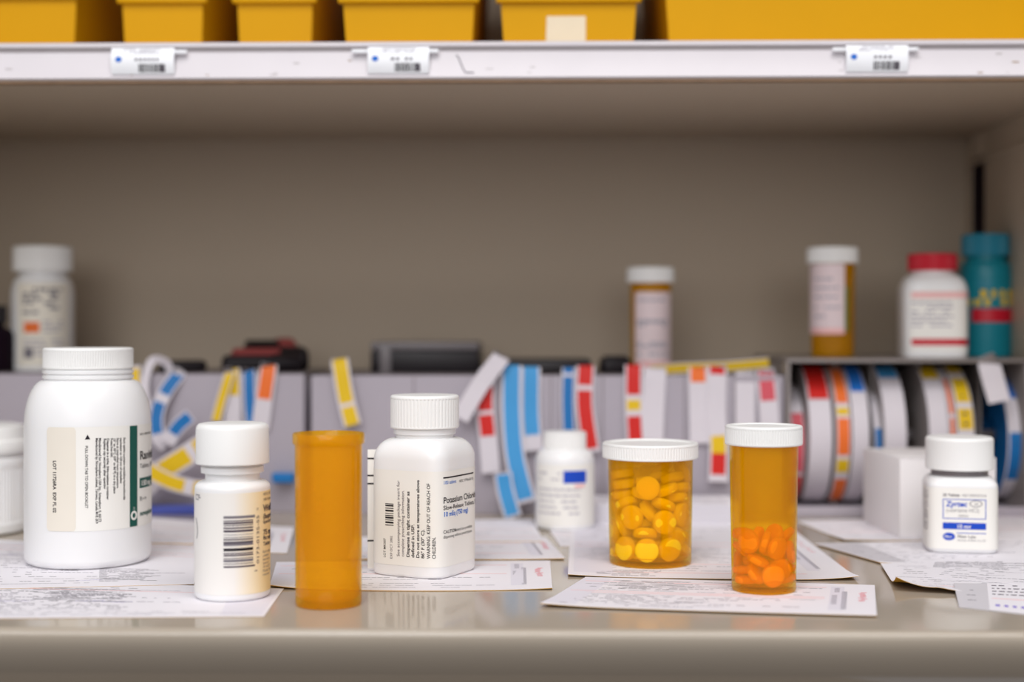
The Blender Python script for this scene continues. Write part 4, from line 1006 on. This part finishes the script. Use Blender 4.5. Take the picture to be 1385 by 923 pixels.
# resting places of the tablets: x, y, z (mm) and rotation quaternion, settled under gravity
YELLOW = [(-3.97,-8.36,2.35,0.999,-0.008,0.005,-0.046),
 (8.74,-13.11,5.43,0.264,0.646,-0.438,0.566),
 (-13.18,-2.14,2.35,0.006,-0.948,-0.317,0.008),
 (-1.45,-16.18,5.34,0.706,-0.703,-0.024,-0.088),
 (13.4,9.18,5.35,0.262,-0.695,-0.15,-0.653),
 (-6.3,13.1,4.99,0.281,0.315,-0.329,0.845),
 (3.8,15.68,5.48,0.414,-0.586,-0.456,-0.527),
 (-11.2,-11.67,5.4,0.649,-0.657,0.323,-0.208),
 (-12.42,6.68,7.74,0.866,0.397,0.296,-0.077),
 (-4.22,3.76,2.35,0.008,0.844,-0.536,0.004),
 (13.35,-0.29,4.06,0.567,-0.29,-0.048,-0.77),
 (6.26,-5.11,2.44,0.494,0.002,0.034,0.869),
 (-2.6,11.03,8.67,0.137,-0.541,0.734,0.386),
 (0.32,-8.67,6.94,0.727,0.011,0.007,-0.687),
 (5.69,7.33,3.8,0.959,0.161,-0.204,-0.113),
 (-8.64,-2.65,6.72,0.052,0.498,-0.866,-0.019),
 (12.58,0.2,9.79,0.005,0.43,0.885,-0.177),
 (1.29,1.96,6.92,0.479,0.019,0.001,-0.878),
 (5.52,9.87,11.29,0.225,0.232,-0.079,0.943),
 (11.89,5.91,13.8,0.039,-0.24,-0.97,0.011),
 (-12.2,-6.68,15.03,0.11,0.766,-0.324,-0.544),
 (-5,7.5,12.55,0.008,-0.037,0.364,-0.931),
 (-16.17,-1.4,11.8,0.34,0.658,-0.302,-0.6),
 (3.84,2.41,14.67,0.234,0.455,0.318,-0.798),
 (-10.16,12.54,16.45,0.726,-0.456,-0.503,-0.112),
 (8.71,10.07,18.57,0.024,-0.229,-0.973,-0.008),
 (10.53,-8.66,10.27,0.347,-0.067,-0.456,-0.817),
 (13.25,-0.37,17.19,0.937,0.323,0.129,-0.022),
 (-3.57,-2.5,11.17,0.007,-0.78,0.626,-0.015),
 (0.63,16.14,16.7,0.295,-0.248,0.633,0.671),
 (-2.24,-13.15,12.45,0.178,0.984,-0.008,-0.024),
 (-9.64,3.58,15.79,0.66,0.239,0.079,-0.708),
 (5.8,-7,14.06,0.334,-0.283,0.309,0.844),
 (-8.31,-13.89,19.91,0.557,0.71,0.08,-0.424),
 (-4.28,-7.43,16.22,0.929,-0.044,-0.102,-0.353),
 (4.56,15.57,26.64,0.469,-0.605,-0.372,-0.524),
 (6.4,-14.9,17.93,0.583,-0.367,-0.596,-0.413),
 (14.11,-7.86,20.61,0.124,0.532,-0.429,-0.719),
 (2.54,-1.25,18.21,0.052,-0.303,-0.397,0.865),
 (-15.25,1.19,21.71,0.295,0.728,-0.381,-0.487),
 (-0.49,-10.91,22.45,0.384,0.215,-0.867,-0.233),
 (-5.76,-3.75,20.11,0.114,0.537,0.834,-0.059),
 (5.97,-11.81,25.53,0.658,-0.218,-0.02,-0.72),
 (10.64,8.07,23.21,0.031,-0.782,0.61,0.124),
 (-3.24,8.75,19.85,0.631,0.192,0.207,0.723),
 (1.55,9.44,25.85,0.344,-0.861,0.037,-0.372),
 (2.05,-0.83,25.42,0.673,0.153,-0.055,-0.722),
 (12.87,9.78,31.03,0.486,-0.725,0.106,-0.477),
 (13.18,1.2,24.8,0.008,0.17,-0.905,-0.389),
 (-6.21,14.97,26.15,0.537,0.325,0.631,-0.456),
 (-10.71,-7.95,25.24,0.882,-0.251,-0.056,0.395),
 (-11.74,5.53,24.39,0.864,-0.151,0.463,0.13),
 (-1.05,-16.09,33.48,0.301,0.226,-0.63,0.679),
 (11.61,-6.42,28.03,0.045,0.689,-0.715,0.115),
 (-5.26,1.17,26.94,0.543,-0.336,0.667,-0.385),
 (7.37,-11.02,32.21,0.852,-0.074,-0.179,0.486),
 (-3.28,-8.59,30.25,0.815,-0.014,0.139,-0.563),
 (8.82,7.6,33.4,0.204,-0.447,-0.493,0.718),
 (2.65,0.48,30.86,0.081,-0.922,0.335,-0.179),
 (13.15,-1.86,32,0.147,0.973,0.159,0.077),
 (-12.74,-3.72,29.21,0.089,-0.08,0.993,-0.02),
 (-1.35,16.13,35.67,0.672,-0.731,0.051,0.105),
 (5.09,10.25,39.6,0.11,0.933,-0.184,0.29),
 (14.93,2.67,38.85,0.107,0.815,0.141,-0.552),
 (-12.1,-5.4,34.11,0.007,0.987,-0.143,0.068),
 (-6.88,9.55,29.19,0.054,-0.184,0.547,-0.815),
 (-1.48,-6.92,34.84,0.098,-0.738,-0.663,0.079),
 (10.01,-4.55,36.9,0.39,-0.176,0.069,0.901),
 (-2.23,8.61,34.2,0.82,0.409,0.337,0.219),
 (2.93,2.85,36.21,0.963,-0.171,-0.081,0.191),
 (-8.34,3.47,35.58,0.406,-0.338,-0.488,0.694),
 (-12.91,-3.04,38.62,0.098,0.553,0.828,0.003),
 (-14.77,6.74,34.62,0.15,0.564,-0.413,-0.699)]
ORANGE = [(-7.07,-4.83,1.99,0.717,-0.027,-0.025,-0.696),
 (8.49,0.43,2.34,0.096,-0.142,0.985,0.03),
 (6.72,8.9,4.75,0.657,-0.467,0.571,0.154),
 (0.92,-0.11,3.14,0.145,0.248,-0.002,-0.958),
 (-0.2,8.92,4.4,0.522,0.476,0.083,-0.703),
 (-8.23,-2.35,5.56,0.762,-0.047,0.058,0.644),
 (3.79,-10.43,4.81,0.023,0.208,-0.63,-0.748),
 (8.49,0.88,7.04,0.06,-0.568,-0.82,0.039),
 (-7.18,4.67,1.9,0.003,-0.863,-0.506,-0.005),
 (-2.82,-8.06,5.4,0.285,0.282,-0.838,-0.369),
 (-2.48,4.96,6.75,0.237,-0.79,0.565,-0.019),
 (-9.68,5.61,8.46,0.394,-0.313,0.623,-0.6),
 (6.43,-6.17,7.06,0.509,-0.362,0.435,0.649),
 (4.17,10.38,13.77,0.36,-0.537,-0.433,-0.629),
 (4.75,-0.58,10.86,0.348,-0.051,-0.126,0.928),
 (-4.19,1.99,9.66,0.41,0.138,0.069,-0.899),
 (11.04,-1.01,13.52,0.746,-0.046,0.653,-0.122),
 (-2.3,-8.26,10.92,0.22,-0.369,-0.902,0.036),
 (4.65,6.21,12.4,0.387,0.616,0.439,-0.528),
 (5.59,-8.9,16.09,0.756,-0.522,-0.377,0.117),
 (-8.85,-2.13,14.06,0.322,0.436,-0.836,-0.084),
 (-4.98,9.96,15.48,0.658,0.671,-0.006,0.343),
 (-5.88,2.34,15.75,0.945,-0.094,0.3,-0.091),
 (-6.11,-9.38,18.53,0.622,0.702,-0.045,-0.345),
 (2.43,-1.96,14.19,0.081,0.061,0.085,-0.991),
 (8.96,1.71,19.58,0.613,-0.37,-0.171,0.677),
 (0.75,5.82,18.07,0.146,0.338,0.916,0.159),
 (4.16,-2.16,20.74,0.826,0.399,-0.388,-0.088),
 (-8.42,-1.45,20.73,0.036,-0.028,-0.993,-0.106),
 (0.6,-8.55,18.55,0.175,0.789,0.161,0.567),
 (-2.34,-3.9,19.6,0.505,-0.609,-0.26,0.554)]
tablets(YELLOW, 1.02, tablet_mesh(5.5, 4.5, 3.1, M['pilly']), CP(879.5, 672.5), rzw, .74 + 2.85, 'yellow_tablet', 'round yellow tablet heaped in the wide amber vial', 'yellow tablets in the wide amber vial')
tablets(ORANGE, 1.0, tablet_mesh(4.75, 3.7, 2.3, M['pillo']), CP(1033, 601), rzt, 1.19 + 2.85, 'orange_tablet', 'round orange tablet in the tall amber vial', 'orange tablets in the tall amber vial')
